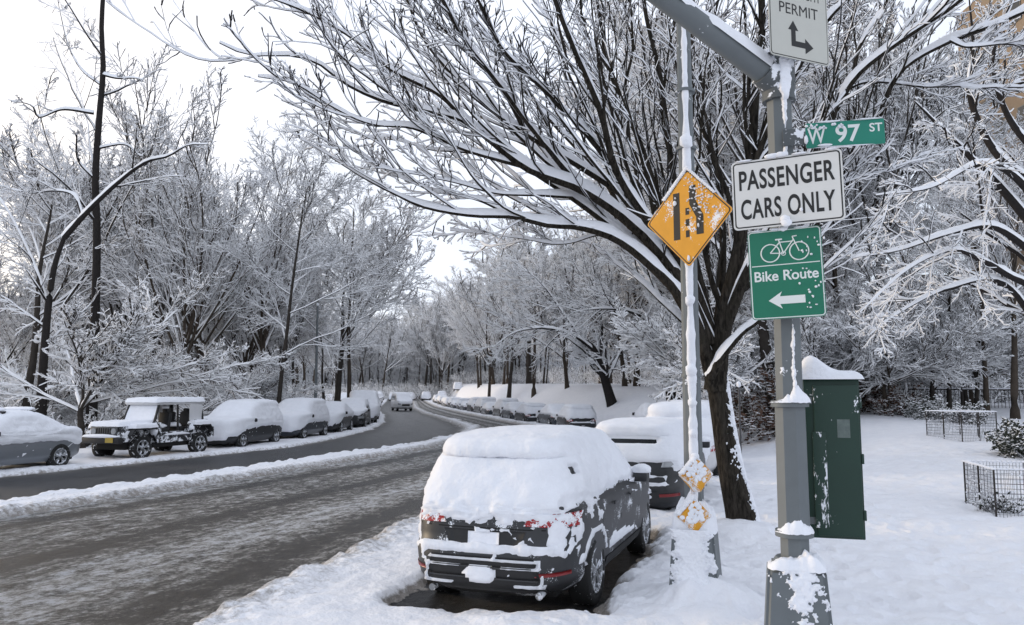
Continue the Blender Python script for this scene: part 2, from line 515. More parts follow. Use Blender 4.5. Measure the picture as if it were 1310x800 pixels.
def build_ground():
    a1 = np.radians(np.linspace(-40, 40, 860))
    a2 = np.radians(np.linspace(42, 318, 70))
    A = np.concatenate([a1, a2])
    r = np.concatenate([np.geomspace(1.2, 4.5, 40), np.geomspace(4.55, 24, 560), np.geomspace(24.2, 900, 330)])
    rr, aa = np.meshgrid(r, A, indexing='ij')
    x, y = rr * np.sin(aa), rr * np.cos(aa)
    yc = np.clip(y, -15, 200)
    z, g, d = ground_h(x, y)
    V = np.stack([x, y, z], -1).reshape(-1, 3)
    F = grid_faces(len(r), len(A), closed_b=True)
    me = raw_mesh('ground', V, F, [M['ground']])
    at = me.attributes.new('grime', 'FLOAT', 'POINT')
    at.data.foreach_set('value', np.ascontiguousarray(g.ravel(), dtype=np.float32))
    o = link('ground', me)
    tag(o, kind='structure')
    # road sheet
    ys = np.concatenate([np.arange(-14, 5, .3), np.arange(5, 30, .045), np.arange(30, 205, .4)])
    k = np.linspace(0, 1, 260)
    x0, x1 = XL(ys) - 1.2, XR(ys) + 5.0
    X = x0[:, None] + (x1 - x0)[:, None] * k[None]
    Yg = np.repeat(ys[:, None], len(k), 1)
    vv = XR(Yg) - X
    # squeeze so that the two carriageways keep their bands: median at v 6.2..8
    wR = np.maximum(XR(Yg) - XM1(Yg), .5)
    v = np.where(vv < wR, vv / wR * 6.2, 6.2 + 1.8 * (vv - wR) / np.maximum(XM1(Yg) - XM0(Yg), .3))
    wL = np.maximum(XM0(Yg) - XL(Yg), .5)
    v = np.where(X < XM0(Yg), 8 + (XM0(Yg) - X) / wL * 4.4, v)
    rel = fbm(Yg * 1.1, v * 2.6, 0, 51) * .014 + fbm(Yg * 3, v * 7, 0, 53) * .016 + fbm(Yg * 7, v * 11, 0, 57, 2) * .010
    trk = np.exp(-((v - .5) / .25) ** 2) + np.exp(-((v - 3.05) / .22) ** 2) + np.exp(-((v - 5.4) / .18) ** 2)
    Z = base(X, Yg) * 0 + .00012 * np.clip(Yg - 110, 0, 1e4) ** 2 + rel * (1 - .7 * np.clip(trk, 0, 1)) * (v < 8.2) - .012 * trk
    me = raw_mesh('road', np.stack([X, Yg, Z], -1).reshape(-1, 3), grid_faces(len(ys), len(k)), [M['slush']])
    uvl = me.uv_layers.new(name='UVMap')
    vi = np.zeros(len(me.loops), dtype=np.int32)
    me.loops.foreach_get('vertex_index', vi)
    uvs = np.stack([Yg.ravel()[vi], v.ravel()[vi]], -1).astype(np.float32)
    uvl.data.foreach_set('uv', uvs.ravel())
    o = link('road', me)
    tag(o, kind='structure')
build_ground()
def gz(x, y): return float(ground_h(np.array([x]), np.array([y]))[0][0])
def bz(x, y): return float(base(np.array([x]), np.array([y]))[0])

# ------------------------------------------------------------------ cars
def profile(rows, nk):
    rows = np.array(rows, float)
    t = np.concatenate([[0], np.cumsum(np.sqrt(np.sum(np.diff(rows[:, :4], axis=0) ** 2 * np.array([1, .6, .6, 1]), axis=1)))])
    tt = np.linspace(0, t[-1], nk * 4)
    c = np.stack([np.interp(tt, t, rows[:, i]) for i in range(5)], 1)
    k = max(3, nk // 14) | 1
    pad = np.concatenate([np.repeat(c[:1], k, 0), c, np.repeat(c[-1:], k, 0)])
    ker = np.hanning(2 * k + 3)[1:-1]; ker /= ker.sum()
    sm = np.stack([np.convolve(pad[:, i], ker, 'same') for i in range(5)], 1)[k:-k]
    return sm[::4]
class Shell:
    """stack of rounded-rectangle slices: columns z, rear x, front x, half width, squareness"""
    def __init__(s, rows, nk=60, nt=140):
        s.pr = profile(rows, nk)
        th = np.linspace(0, 2 * np.pi, 4000, endpoint=False)
        x, y = s.outline(th, -2.3, 2.3, .9, 5.5)
        L = np.concatenate([[0], np.cumsum(np.hypot(np.diff(x), np.diff(y)))])
        s.th = np.interp(np.linspace(0, L[-1], nt, endpoint=False), L, th)
        p = s.pr
        X = np.zeros((len(p), nt)); Yv = X.copy()
        for i, (z, xr, xf, w, n) in enumerate(p):
            X[i], Yv[i] = s.outline(s.th, xr, xf, w, n)
        s.V = np.stack([X, Yv, np.repeat(p[:, :1], nt, 1)], -1)
        s.N = s.normals(s.V)
    @staticmethod
    def outline(th, xr, xf, w, n):
        c, q = np.cos(th), np.sin(th)
        a = (xf - xr) / 2
        return (xf + xr) / 2 + a * np.sign(c) * np.abs(c) ** (2 / n), w * np.sign(q) * np.abs(q) ** (2 / n)
    @staticmethod
    def normals(V):
        du = np.roll(V, -1, 1) - np.roll(V, 1, 1)
        dv = np.gradient(V, axis=0)
        n = np.cross(du, dv)
        n /= np.maximum(np.linalg.norm(n, axis=-1, keepdims=True), 1e-6)
        return n
    def closed(s, name, V, mats, cap=True):
        a, b = V.shape[:2]
        F = grid_faces(a, b, closed_b=True)
        me = raw_mesh(name, V.reshape(-1, 3), F, mats)
        if cap:
            bm = bmesh.new(); bm.from_mesh(me); bm.verts.ensure_lookup_table()
            for row in (0, a - 1):
                vs_ = [bm.verts[row * b + j] for j in range(b)]
                try:
                    f = bm.faces.new(vs_)
                    bmesh.ops.triangulate(bm, faces=[f]) if False else None
                except ValueError: pass
            bmesh.ops.recalc_face_normals(bm, faces=bm.faces)
            bm.to_mesh(me); bm.free()
        return me
    def at(s, z): return [np.interp(z, s.pr[:, 0], s.pr[:, i]) for i in range(1, 5)]
    def side(s, x, z, sgn):
        xr, xf, w, n = s.at(z)
        a = (xf - xr) / 2
        u = np.clip(np.abs((x - (xf + xr) / 2) / a), 0, .999)
        return sgn * w * (1 - u ** n) ** (1 / n)
    def end(s, y, z, rear=True):
        xr, xf, w, n = s.at(z)
        a = (xf - xr) / 2
        u = np.clip(np.abs(y / w), 0, .999)
        k = (1 - u ** n) ** (1 / n)
        return (xf + xr) / 2 + (-a * k if rear else a * k)
    def patch(s, face, corners, off=.006, nu=10, nv=8, curve=0.0):
        """conformed panel; corners in (s,z) order bl, br, tr, tl"""
        (a, b, c, d) = [np.array(q, float) for q in corners]
        u, v = np.meshgrid(np.linspace(0, 1, nu), np.linspace(0, 1, nv), indexing='xy')
        q = (a * (1 - u)[..., None] * (1 - v)[..., None] + b * u[..., None] * (1 - v)[..., None] + c * u[..., None] * v[..., None] + d * (1 - u)[..., None] * v[..., None])
        S, Z = q[..., 0], q[..., 1]
        if face in ('R', 'L'):
            sg = -1 if face == 'R' else 1
            Pt = np.stack([S, s.side(S, Z, sg), Z], -1)
        else:
            Pt = np.stack([s.end(S, Z, face == 'B'), S, Z], -1)
        du = np.gradient(Pt, axis=1); dv = np.gradient(Pt, axis=0)
        n = np.cross(du, dv); n /= np.maximum(np.linalg.norm(n, axis=-1, keepdims=True), 1e-9)
        out = {'R': (0, -1, 0), 'L': (0, 1, 0), 'B': (-1, 0, 0), 'F': (1, 0, 0)}[face]
        n *= np.sign((n * np.array(out)).sum(-1, keepdims=True))
        top = Pt + n * off
        bot = Pt - n * .015
        V = np.concatenate([top.reshape(-1, 3), bot.reshape(-1, 3)])
        f = grid_faces(nv, nu)
        m = nu * nv
        rim = [(j, j + 1) for j in range(nu - 1)] + [(nu - 1 + i * nu, nu - 1 + (i + 1) * nu) for i in range(nv - 1)] + \
              [((nv - 1) * nu + j + 1, (nv - 1) * nu + j) for j in range(nu - 1)] + [((i + 1) * nu, i * nu) for i in range(nv - 1)]
        f2 = np.array([(p, p + m, q_ + m, q_) for p, q_ in rim])
        return V, np.concatenate([f, f2])
    def put(s, name, face, corners, mat, parent, off=.006, nu=10, nv=8):
        V, F = s.patch(face, corners, off, nu, nv)
        me = raw_mesh(name, V, F, [mat], smooth=False)
        return link(name, me, parent)
    def strips(s, name, items, mat, parent, off=.006):
        Vs, Fs, k = [], [], 0
        for face, c in items:
            V, F = s.patch(face, c, off, 14, 3)
            Vs.append(V); Fs.append(F + k); k += len(V)
        return link(name, raw_mesh(name, np.concatenate(Vs), np.concatenate(Fs), [mat], smooth=False), parent)

SUV = [(.20, -2.10, 2.10, .78, 4), (.30, -2.26, 2.25, .86, 5), (.36, -2.30, 2.30, .89, 5.5), (.56, -2.33, 2.34, .91, 5.5), (.655, -2.33, 2.34, .915, 5.5),
       (.672, -2.26, 2.34, .915, 5.5), (.82, -2.25, 2.33, .92, 5.5), (.92, -2.24, 2.28, .915, 5.5), (.985, -2.22, 2.12, .905, 5), (1.01, -2.21, 1.70, .90, 5),
       (1.06, -2.19, 1.18, .885, 5), (1.22, -2.10, .92, .83, 5), (1.42, -1.97, .60, .755, 5), (1.50, -1.92, .44, .715, 5), (1.53, -1.97, .38, .705, 4.8), (1.575, -1.96, .30, .68, 4.6), (1.61, -1.80, .20, .65, 4.4),
       (1.645, -1.42, -.02, .54, 3.5), (1.66, -1.1, -.3, .36, 3), (1.665, -.75, -.68, .05, 2.5)]
SUV2 = [(z * .945, xr, xf, w, n) for z, xr, xf, w, n in SUV]
SEDAN = [(.20, -2.15, 2.15, .76, 4), (.34, -2.32, 2.34, .87, 5), (.55, -2.36, 2.38, .89, 5), (.75, -2.34, 2.33, .89, 5), (.88, -2.27, 2.15, .875, 5), (.93, -2.15, 1.80, .865, 5),
         (.97, -1.80, 1.20, .85, 5), (1.02, -1.62, 1.0, .83, 5), (1.2, -1.28, .62, .74, 4.5), (1.34, -.98, .30, .66, 4), (1.41, -.75, .05, .56, 3.5),
         (1.435, -.55, -.1, .36, 3), (1.44, -.35, -.25, .05, 2.5)]
VAN = [(.25, -2.3, 2.2, .82, 4), (.4, -2.4, 2.4, .93, 6), (.8, -2.42, 2.42, .95, 6), (1.05, -2.42, 2.25, .95, 6), (1.15, -2.4, 1.9, .94, 6), (1.5, -2.38, 1.35, .90, 6),
       (1.85, -2.33, .95, .84, 5), (1.95, -2.25, .75, .78, 5), (2.0, -2.0, .4, .6, 4), (2.01, -.6, -.5, .05, 3)]

def lathe(prof, n=40, axis='y'):
    th = np.linspace(0, 2 * np.pi, n, endpoint=False)
    pr = np.array(prof)
    V = np.stack([pr[:, 1][:, None] * np.cos(th), np.repeat(pr[:, 0][:, None], n, 1), pr[:, 1][:, None] * np.sin(th)], -1)
    return V.reshape(-1, 3), grid_faces(len(pr), n, closed_b=True)
def wheel(parent, x, y, r, sg, name='wheel', n=40, spokes=5, w=.23, parts=True):
    """sg +1: outer face towards +y"""
    V, F = lathe([(-w / 2, r * .62), (-w / 2, r * .93), (-w * .42, r), (w * .42, r), (w / 2, r * .93), (w / 2 + .002, r * .80), (w * .46, r * .66), (w * .2, r * .64)], n)
    V[:, 1] *= sg
    V += np.array([0, 0, 0])
    me = raw_mesh('tyre', V, F, [M['rubber']])
    o = bpy.data.objects.new(name, None); COL.objects.link(o); o.parent = parent; o.location = (x, y, r - .01)
    link('tyre', me, o)
    mb = MB()
    ri = r * .655
    mb.cone((0, sg * -w * .3, 0), (0, sg * w * .12, 0), ri, ri, n)
    back = mb.build('wheel_drum', M['hub_dark'], o, True)
    mb = MB()
    for k in range(spokes):
        a = 2 * math.pi * k / spokes + .3
        for da in (-.16, .16):
            p0 = Vector((math.cos(a) * r * .1, sg * w * .34, math.sin(a) * r * .1))
            p1 = Vector((math.cos(a + da) * ri, sg * w * .44, math.sin(a + da) * ri))
            d = p1 - p0
            rot = Matrix.Rotation(-math.atan2(d.z, d.x), 4, 'Y')
            mb.box((p0 + p1) / 2, (d.length, .03, r * .12), rot, .005)
    mb.cone((0, sg * w * .2, 0), (0, sg * w * .42, 0), r * .18, r * .14, 20)
    V, F = lathe([(w * .2, ri * .99), (w * .47, ri), (w * .50, ri * .97), (w * .46, ri * .9), (w * .2, ri * .88)], n)
    V[:, 1] *= sg
    me = bpy.data.meshes.new('t'); me.from_pydata([tuple(v) for v in V], [], [tuple(f) for f in F])
    mb.bm.from_mesh(me); bpy.data.meshes.remove(me)
    mb.build('rim', M['rim'], o, True)
    return o
def cut_arches(body, wheels, r):
    for (x, y) in wheels:
        mb = MB()
        mb.cone((x, y - .30, r - .02), (x, y + .30, r - .02), r * 1.13, r * 1.13, 36)
        c = mb.build('cutter', M['hub_dark'])
        md = body.modifiers.new('b', 'BOOLEAN'); md.operation = 'DIFFERENCE'; md.object = c; md.solver = 'EXACT'; md.material_mode = 'TRANSFER'
        dg = bpy.context.evaluated_depsgraph_get()
        me = bpy.data.meshes.new_from_object(body.evaluated_get(dg), preserve_all_data_layers=True, depsgraph=dg)
        old = body.data
        body.modifiers.clear(); body.data = me
        bpy.data.meshes.remove(old)
        bpy.data.objects.remove(c)
    me = body.data
    me.set_sharp_from_angle(angle=R(40))
def snow_shell(sh, name, fn, parent, mat=None, lift=True, seed=0):
    V, Nn = sh.V, sh.N
    t, up = fn(V, Nn)
    W = V + Nn * t[..., None]
    W[..., 2] += up
    # never sink far: clamp to just below the panel
    me = sh.closed(name, W, [mat or M['snow_car']], cap=False)
    # close the roof
    bm = bmesh.new(); bm.from_mesh(me); bm.verts.ensure_lookup_table()
    a, b = V.shape[:2]
    vs_ = [bm.verts[(a - 1) * b + j] for j in range(b)]
    bm.faces.new(vs_)
    # drop faces that lie fully under the panels
    tf = t.ravel()
    dead = [f for f in bm.faces if len(f.verts) == 4 and all(tf[v.index] < -.008 for v in f.verts)]
    bmesh.ops.delete(bm, geom=dead, context='FACES')
    bmesh.ops.recalc_face_normals(bm, faces=bm.faces)
    for f in bm.faces: f.smooth = True
    bm.to_mesh(me); bm.free()
    return link(name, me, parent)
def std_snow(seed, thick=.10, edge_r=.98, edge_s=1.12, edge_f=.95, cling=.05, hole=None, rough=.03, under=0.0):
    def fn(V, Nn):
        x, y, z = V[..., 0], V[..., 1], V[..., 2]
        n1 = fbm(x * 2 + seed, y * 2, z * 2, seed)
        n2 = fbm(x * 7, y * 7 + seed, z * 7, seed + 3)
        n3 = fbm(x * 22, y * 22, z * 22 + seed, seed + 5)
        nz = np.clip(Nn[..., 2], 0, 1)
        fx, fy = np.abs(Nn[..., 0]), np.abs(Nn[..., 1])
        e = np.where(fy > fx, edge_s, np.where(Nn[..., 0] < 0, edge_r, edge_f))
        e = e - np.where(fy > fx, .30 * sstep(.9, 1.9, x) + .15 * sstep(-1.5, -2.1, x), 0) * (edge_s < 1.05)
        e = e + .05 * n1 + .05 * n2 + .03 * n3
        above = sstep(-.06, .05, z - e)
        t_side = -.035 + above * (cling + .035 + rough * n2 + .018 * n3 + .03 * n1)
        t_top = thick * (1 + .25 * n1) + rough * .5 * n2
        k = sstep(.25, .75, nz)
        t = t_side * (1 - k) + t_top * k
        # loose flecks on the panels below
        fl = sstep(.35, .6, n2 * .7 + n3 * .8 + under)
        t = np.maximum(t, -.03 + .036 * fl * (z > .4))
        if hole is not None: t = hole(x, y, z, Nn, t, n2, n3)
        up = .03 * sstep(.5, .95, nz)
        return t, up
    return fn

def make_car(rows, label, cat, loc, rz, paint, seed, detail=1, group=None, name='parked_car', snow=None, wb=1.38, rad=.34, rear_seen=True, roof_h=None):
    root = thing(name, loc, label, cat, group, rz)
    sh = Shell(rows, nk=54 if detail < 2 else 120, nt=110 if detail < 2 else 330)
    body = link('body', sh.closed('body', Shell(rows, nk=54, nt=140).V, [paint, M['hub_dark']]), root)
    yw = .80
    cut_arches(body, [(x, y) for x in (-wb, wb) for y in (-yw, yw)], rad)
    for x in (-wb, wb):
        for y in (-1, 1):
            wheel(root, x, y * (yw - .015), rad, y, n=40 if detail > 1 else 20)
    return root, sh

def suv_windows(sh, root, zb=1.09, zt=1.48, mat=None):
    m = mat or M['glass_clear']
    for f in ('R', 'L'):
        sh.put('side_window', f, [(-.22, zb), (.62, zb), (.34, zt), (-.26, zt)], m, root, .006)
        sh.put('side_window', f, [(-1.22, zb), (-.30, zb), (-.34, zt), (-1.14, zt)], m, root, .006)
        sh.put('quarter_window', f, [(-1.85, zb + .06), (-1.34, zb), (-1.27, zt), (-1.62, zt - .04)], m, root, .006)
    sh.put('windscreen', 'F', [(-.70, 1.10), (.70, 1.10), (.56, 1.50), (-.56, 1.50)], m, root, .006)
    sh.put('rear_window', 'B', [(-.68, 1.12), (.68, 1.12), (.56, 1.50), (-.56, 1.50)], m, root, .006)

# nearest car, rear towards the camera, built in detail
def hero_suv():
    cx, cy, a = CAR0
    loc = (cx, cy, .0)
    root, sh = make_car(SUV, 'dark grey SUV parked nearest, rear window and roof buried in thick snow', 'car', loc, math.pi / 2 - a, M['paint_frost'], 3, detail=2, name='parked_suv', rad=.355)
    suv_windows(sh, root)
    def lampq(sg):
        return [(sg * .80, .86), (sg * .44, .87), (sg * .42, .985), (sg * .80, .995)]
    for sg in (-1, 1):
        sh.put('tail_light', 'B', [(sg * .845, .87), (sg * .40, .885), (sg * .46, .985), (sg * .845, .995)], M['tail_red'], root, .015, 18, 8)
        sh.put('tail_light', 'L' if sg > 0 else 'R', [(-2.21, .875), (-1.98, .90), (-1.92, .985), (-2.18, .995)], M['tail_red'], root, .015, 10, 8)
        sh.put('reflector', 'B', [(sg * .80, .44), (sg * .46, .43), (sg * .46, .465), (sg * .80, .475)], M['reflector'], root, .01, 10, 3)
    # tailgate pressing, plate recess, lower plastic
    sh.put('plate_recess', 'B', [(-.36, .69), (.36, .69), (.42, .83), (-.42, .83)], M['plastic'], root, .004)
    pl = sh.put('license_plate', 'B', [(-.16, .70), (.16, .70), (.16, .815), (-.16, .815)], M['snow_car'], root, .016)
    pl['label'] = 'rear plate fully covered by snow'
    sh.put('lower_bumper', 'B', [(-.62, .27), (.62, .27), (.52, .60), (-.52, .60)], M['plastic'], root, .012, 16, 8)
    sh.strips('bumper_slat', [('B', [(-.5, .50), (.5, .50), (.5, .515), (-.5, .515)]), ('B', [(-.55, .40), (.55, .40), (.55, .415), (-.55, .415)])], M['paint_dark'], root, .03)
    mbp = MB()
    # body-side mouldings and seams
    sh.strips('door_seam', [('R', [(-.27, .42), (-.255, .42), (-.255, 1.08), (-.27, 1.08)]), ('R', [(.70, .42), (.715, .42), (.77, 1.0), (.755, 1.0)]),
                            ('R', [(-1.14, .62), (-1.125, .62), (-1.20, 1.08), (-1.215, 1.08)]), ('B', [(-.86, .845), (.86, .845), (.86, .855), (-.86, .855)])], M['hub_dark'], root, .0015)
    for f in ('R', 'L'):
        sh.put('sill_moulding', f, [(-.98, .30), (.98, .30), (.98, .40), (-.98, .40)], M['plastic'], root, .012, 16, 4)
    mb = MB()
    for sg in (-1, 1):
        for x in (-.62, .22):
            y = sh.side(x, .93, sg)
            mb.box((x, y + sg * .025, .93), (.17, .02, .028), None, .008)
    mb.build('door_handle', M['paint_dark'], root, True)
    mb = MB()
    for sg in (-1, 1):
        mb.box((.62, sg * .985, 1.10), (.13, .20, .15), Matrix.Rotation(sg * .12, 4, 'Z'), .045)
        mb.box((.66, sg * .88, 1.04), (.10, .12, .04), None, .015)
    mb.build('mirror', M['paint_dark'], root, True)
    mb = MB()
    for sg in (-1, 1): mb.blob((.63, sg * .985, 1.165), (.10, .13, .085), 3, .12, 4 + sg, flat=-.3)
    mb.build('mirror_snow', M['snow_car'], root, True, 80)
    mb = MB()
    for sg in (-1, 1): mb.cone((-2.24, sg * .55, .25), (-2.1, sg * .55, .26), .035, .035, 16)
    mb.build('exhaust_pipe', M['rim'], root, True)
    # underside pan so that no light shows through
    mb = MB(); mb.box((0, 0, .24), (4.0, 1.3, .10), None, .03); mb.build('underbody', M['hub_dark'], root)
    # snow
    def hole(x, y, z, Nn, t, n2, n3):
        # front door glass partly clear, slits in the roof edge
        s = (y < 0) & (x > .02) & (x < .52) & (z > 1.16) & (z < 1.50)
        t = np.where(s & (np.abs(x - .52 + (z - 1.16) * .95 + n2 * .05) < .075), -.02, t)
        s2 = (y < 0) & (x > -1.78) & (x < -1.66) & (z > 1.33) & (z < 1.40)
        t = np.where(s2, -.02, t)
        s3 = (np.abs(y + .10) < .07) & (x < -1.6) & (z > 1.492) & (z < 1.515)
        t = np.where(s3, -.02, t)
        crs = Nn[..., 0] < -.3
        t = np.where(crs & (z > 1.4), t - .034 * np.exp(-((z - 1.505 + .012 * n2) / .014) ** 2) * sstep(-.2, .3, n2 + .1), t)
        lo_ = sstep(1.12, .98, z) * (t > 0)
        t = t + lo_ * (.040 * n3 + .022 * n2)
        fz = (Nn[..., 0] < -.4) & (z > .845) & (z < .97)
        t = np.where(fz, -.025 + .06 * sstep(.1, .55, n2 * .5 + n3 * .8 + (z - .875) * 7), t)
        # low snow plastered on tailgate shoulders and rear wing
        rear = Nn[..., 0] < -.5
        k = sstep(.1, .35, n2 * .8 + n3 * .5 + .55 * sstep(.55, .86, np.abs(y)) - .05)
        t = np.where(rear & (z > .675) & (z < .845), np.maximum(t, -.03 + k * .055), t)
        led = rear & (z > .635) & (z < .69)
        t = np.where(led, np.maximum(t, -.02 + .05 * sstep(-.35, .1, n2 + .5 * n3)), t)
        # corners of the bumper
        cor = (x < -1.95) & (np.abs(y) > .62) & (z > .56) & (z < .86)
        t = np.where(cor, np.maximum(t, -.004 + .05 * n2 + .03 * n3), t)
        # thin lines outlining the lower grille
        yy = np.abs(y)
        ln = (np.abs(z - .585) < .014) & (yy < .55) | (np.abs(z - .42) < .010) & (yy < .60) & (n2 > -.25) | (np.abs(z - .505) < .010) & (yy < .56) & (n2 > -.1) \
            | (np.abs(yy - (.55 + (.585 - z) * .22)) < .016) & (z > .34) & (z < .6) | (np.abs(z - .345) < .010) & (yy > .30) & (yy < .62)
        t = np.where(rear & ln, .038 + .008 * n3, t)
        lump = rear & (((y - .02) / (.17)) ** 2 + ((z - .43) / .085) ** 2 + .6 * n2 < 1)
        t = np.where(lump, .05 + .03 * n2, t)
        # snow caught on lower door and in arch edge
        low = (Nn[..., 1] < -.5) & (z > .47) & (z < .62) & (x > -.85) & (x < .5)
        t = np.where(low & (n2 + .8 * sstep(.45, -.1, x) + .9 - (z - .47) * 11 > .35), .012 + .01 * n3, t)
        for sg in (1,):
            rr = np.hypot(x + 1.38, z - .335)
            arch = (np.abs(Nn[..., 1]) > .5) & (rr > .40) & (rr < .47 + .03 * n2) & (z > .5)
            t = np.where(arch, .012 + .008 * n3, t)
        wing = (np.abs(Nn[..., 1]) > .5) & (x < -1.0) & (z > .80) & (z < 1.12)
        t = np.where(wing, np.maximum(t, -.03 + .05 * sstep(-.05, .4, n2 + n3 * .4 + (z - .9) * 1.5)), t)
        wing = (np.abs(Nn[..., 1]) > .4) & (x < -1.80) & (z > .5) & (z < .95)
        t = np.where(wing, np.maximum(t, -.03 + .05 * sstep(-.15, .3, n2 + n3 * .6)), t)
        return t
    sn = snow_shell(sh, 'snow_cover', std_snow(3, thick=.062, edge_r=.925, edge_s=1.10, edge_f=.9, cling=.05, hole=hole, rough=.032), root)
    # side window glass frost is part of the shell; wiper
    mb = MB(); mb.tube([(-2.16, .05, 1.14), (-2.10, -.42, 1.17)], .012, 8); mb.build('wiper', M['plastic'], root)
    return root
hero_suv()

# second car in the row, a black strip of its rear window showing
def second_suv():
    a = R(19)
    loc = (2.70, 15.45, .0)
    root, sh = make_car(SUV2, 'black SUV parked second in the right row, dark strip of rear window showing through snow', 'car', loc, math.pi / 2 - a, M['paint_black'], 9, name='parked_suv', rad=.36, detail=1)
    suv_windows(sh, root)
    for sg in (-1, 1):
        sh.put('tail_light', 'B', [(sg * .85, .90), (sg * .52, .90), (sg * .55, 1.02), (sg * .85, 1.03)], M['lamp_clear'], root, .012)
        sh.put('reflector', 'B', [(sg * .80, .44), (sg * .5, .43), (sg * .5, .48), (sg * .80, .49)], M['reflector'], root, .012)
    def hole(x, y, z, Nn, t, n2, n3):
        s = (Nn[..., 0] < -.35) & (np.abs(y - .02) < .44) & (z > 1.27) & (z < 1.35)
        t = np.where(s, -.03, t)
        rear = Nn[..., 0] < -.5
        t = np.where(rear & (z > .60) & (z < .80), np.maximum(t, -.03 + .07 * sstep(-.1, .5, n2 + n3 * .5)), t)
        return t
    snow_shell(sh, 'snow_cover', std_snow(12, thick=.07, edge_r=1.0, edge_s=.98, cling=.055, hole=hole), root)
    mb = MB()
    for sg in (-1, 1): mb.box((.64, sg * .985, 1.12), (.12, .19, .14), None, .04)
    mb.build('mirror', M['paint_black'], root, True)
    mb = MB()
    for sg in (-1, 1): mb.blob((.63, sg * .985, 1.20), (.11, .14, .08), 2, .1, 4 + sg, flat=-.3)
    mb.build('mirror_snow', M['snow_car'], root, True, 80)
    mb = MB(); mb.box((0, 0, .24), (4.0, 1.3, .10), None, .03); mb.build('underbody', M['hub_dark'], root)
second_suv()

def covered_car(rows, label, loc, rz, paint, seed, group=None, thick=.16, es=.80, er=.75, ef=.62, cling=.07, name='parked_car', wb=1.38, hole=None):
    root, sh = make_car(rows, label, 'car', loc, rz, paint, seed, name=name, group=group, wb=wb)
    snow_shell(sh, 'snow_cover', std_snow(seed, thick=thick, edge_r=er, edge_s=es, edge_f=ef, cling=cling, hole=hole, under=.22), root)
    ends = 2.34
    for sg in (-1, 1):
        sh.put('tail_light', 'B', [(sg * .84, .72), (sg * .55, .72), (sg * .55, .84), (sg * .84, .85)], M['tail_red'], root, .012)
        sh.put('headlight', 'F', [(sg * .84, .60), (sg * .52, .60), (sg * .52, .72), (sg * .84, .74)], M['lamp_clear'], root, .012)
    if rows is SEDAN:
        for f in ('R', 'L'):
            sh.put('side_window', f, [(-.18, 1.0), (.75, 1.0), (.22, 1.32), (-.22, 1.32)], M['glass_clear'], root)
            sh.put('side_window', f, [(-1.15, 1.0), (-.26, 1.0), (-.28, 1.32), (-.78, 1.32)], M['glass_clear'], root)
    else:
        suv_windows(sh, root)
    mb = MB()
    for sg in (-1, 1): mb.box((.66, sg * .96, 1.04), (.12, .18, .14), None, .04)
    mb.build('mirror', M['plastic'], root, True)
    mb = MB(); mb.box((0, 0, .24), (4.0, 1.3, .10), None, .03); mb.build('underbody', M['hub_dark'], root)
    return root

# right row beyond the two SUVs
def heading(f, y):  # angle of the road direction from +Y
    return math.atan2(float(f(y + 2) - f(y - 2)), 4.0)
ry = [20.7, 26.2, 31.8, 37.5]
lab = ['snow-covered pale car parked third in the right row, just past the black SUV', 'snow-covered hatchback parked fourth in the right row, long dark roof slit',
       'snow-blanketed car parked fifth in the right row', 'snow-blanketed car parked sixth in the right row']
protoS = covered_car(SUV, lab[0], (4.55, 20.6, .06), math.pi / 2 - R(18), M['paint_white'], 21, es=1.0, er=.66)
protoD = covered_car(SEDAN, lab[2], (6.9, 32.4, .05), math.pi / 2 - R(5), M['paint_blue'], 23, es=.86, er=.78)
for src, lb, (x, y), a in ((protoS, lab[1], (6.0, 26.4), 10), (protoD, lab[3], (7.0, 38.2), -3)):
    c = copy_tree(src); c.location = (x, y, .05); c.rotation_euler.z = math.pi / 2 - R(a); c['label'] = lb
# far part of the right row, many cars along the bend
gR = 'snowed-in cars in the far right row along the bend'
protoF = [covered_car(SUV, 'dark snow-capped SUV in the packed far row right of the bend', (6.5, 44, .05), 0, M['paint_black'], 31, gR, thick=.12, es=.95, er=.95, ef=.8),
          covered_car(SEDAN, 'dark snow-capped sedan in the packed far row right of the bend', (6.5, 50, .05), 0, M['paint_blue'], 32, gR, thick=.12, es=.9, er=.85, ef=.8),
          covered_car(SUV, 'grey snow-capped SUV in the packed far row right of the bend', (6.5, 50, .05), 0, M['paint_grey'], 33, gR, thick=.14, es=.9, er=.85, ef=.7)]
rr = random.Random(4)
used = set()
y, k = 46.5, 0
while y < 150:
    x = float(XR(y)) + 2.3
    a = heading(XR, y)
    i = k % 3
    c = protoF[i] if i not in used else copy_tree(protoF[i])
    used.add(i)
    c.location = (x, y, .04 + .00012 * max(0, y - 110) ** 2); c.rotation_euler.z = math.pi / 2 - a + rr.uniform(-.05, .05)
    c.scale = (rr.uniform(.9, 1.04), 1, rr.uniform(.80, 1.0)); c.location.x += rr.uniform(-.2, .2); c.location.z -= .16
    y += 5.5 * math.cos(a) + rr.choice((0, .1, .3, .9, 1.6)); k += rr.choice((1, 1, 2))

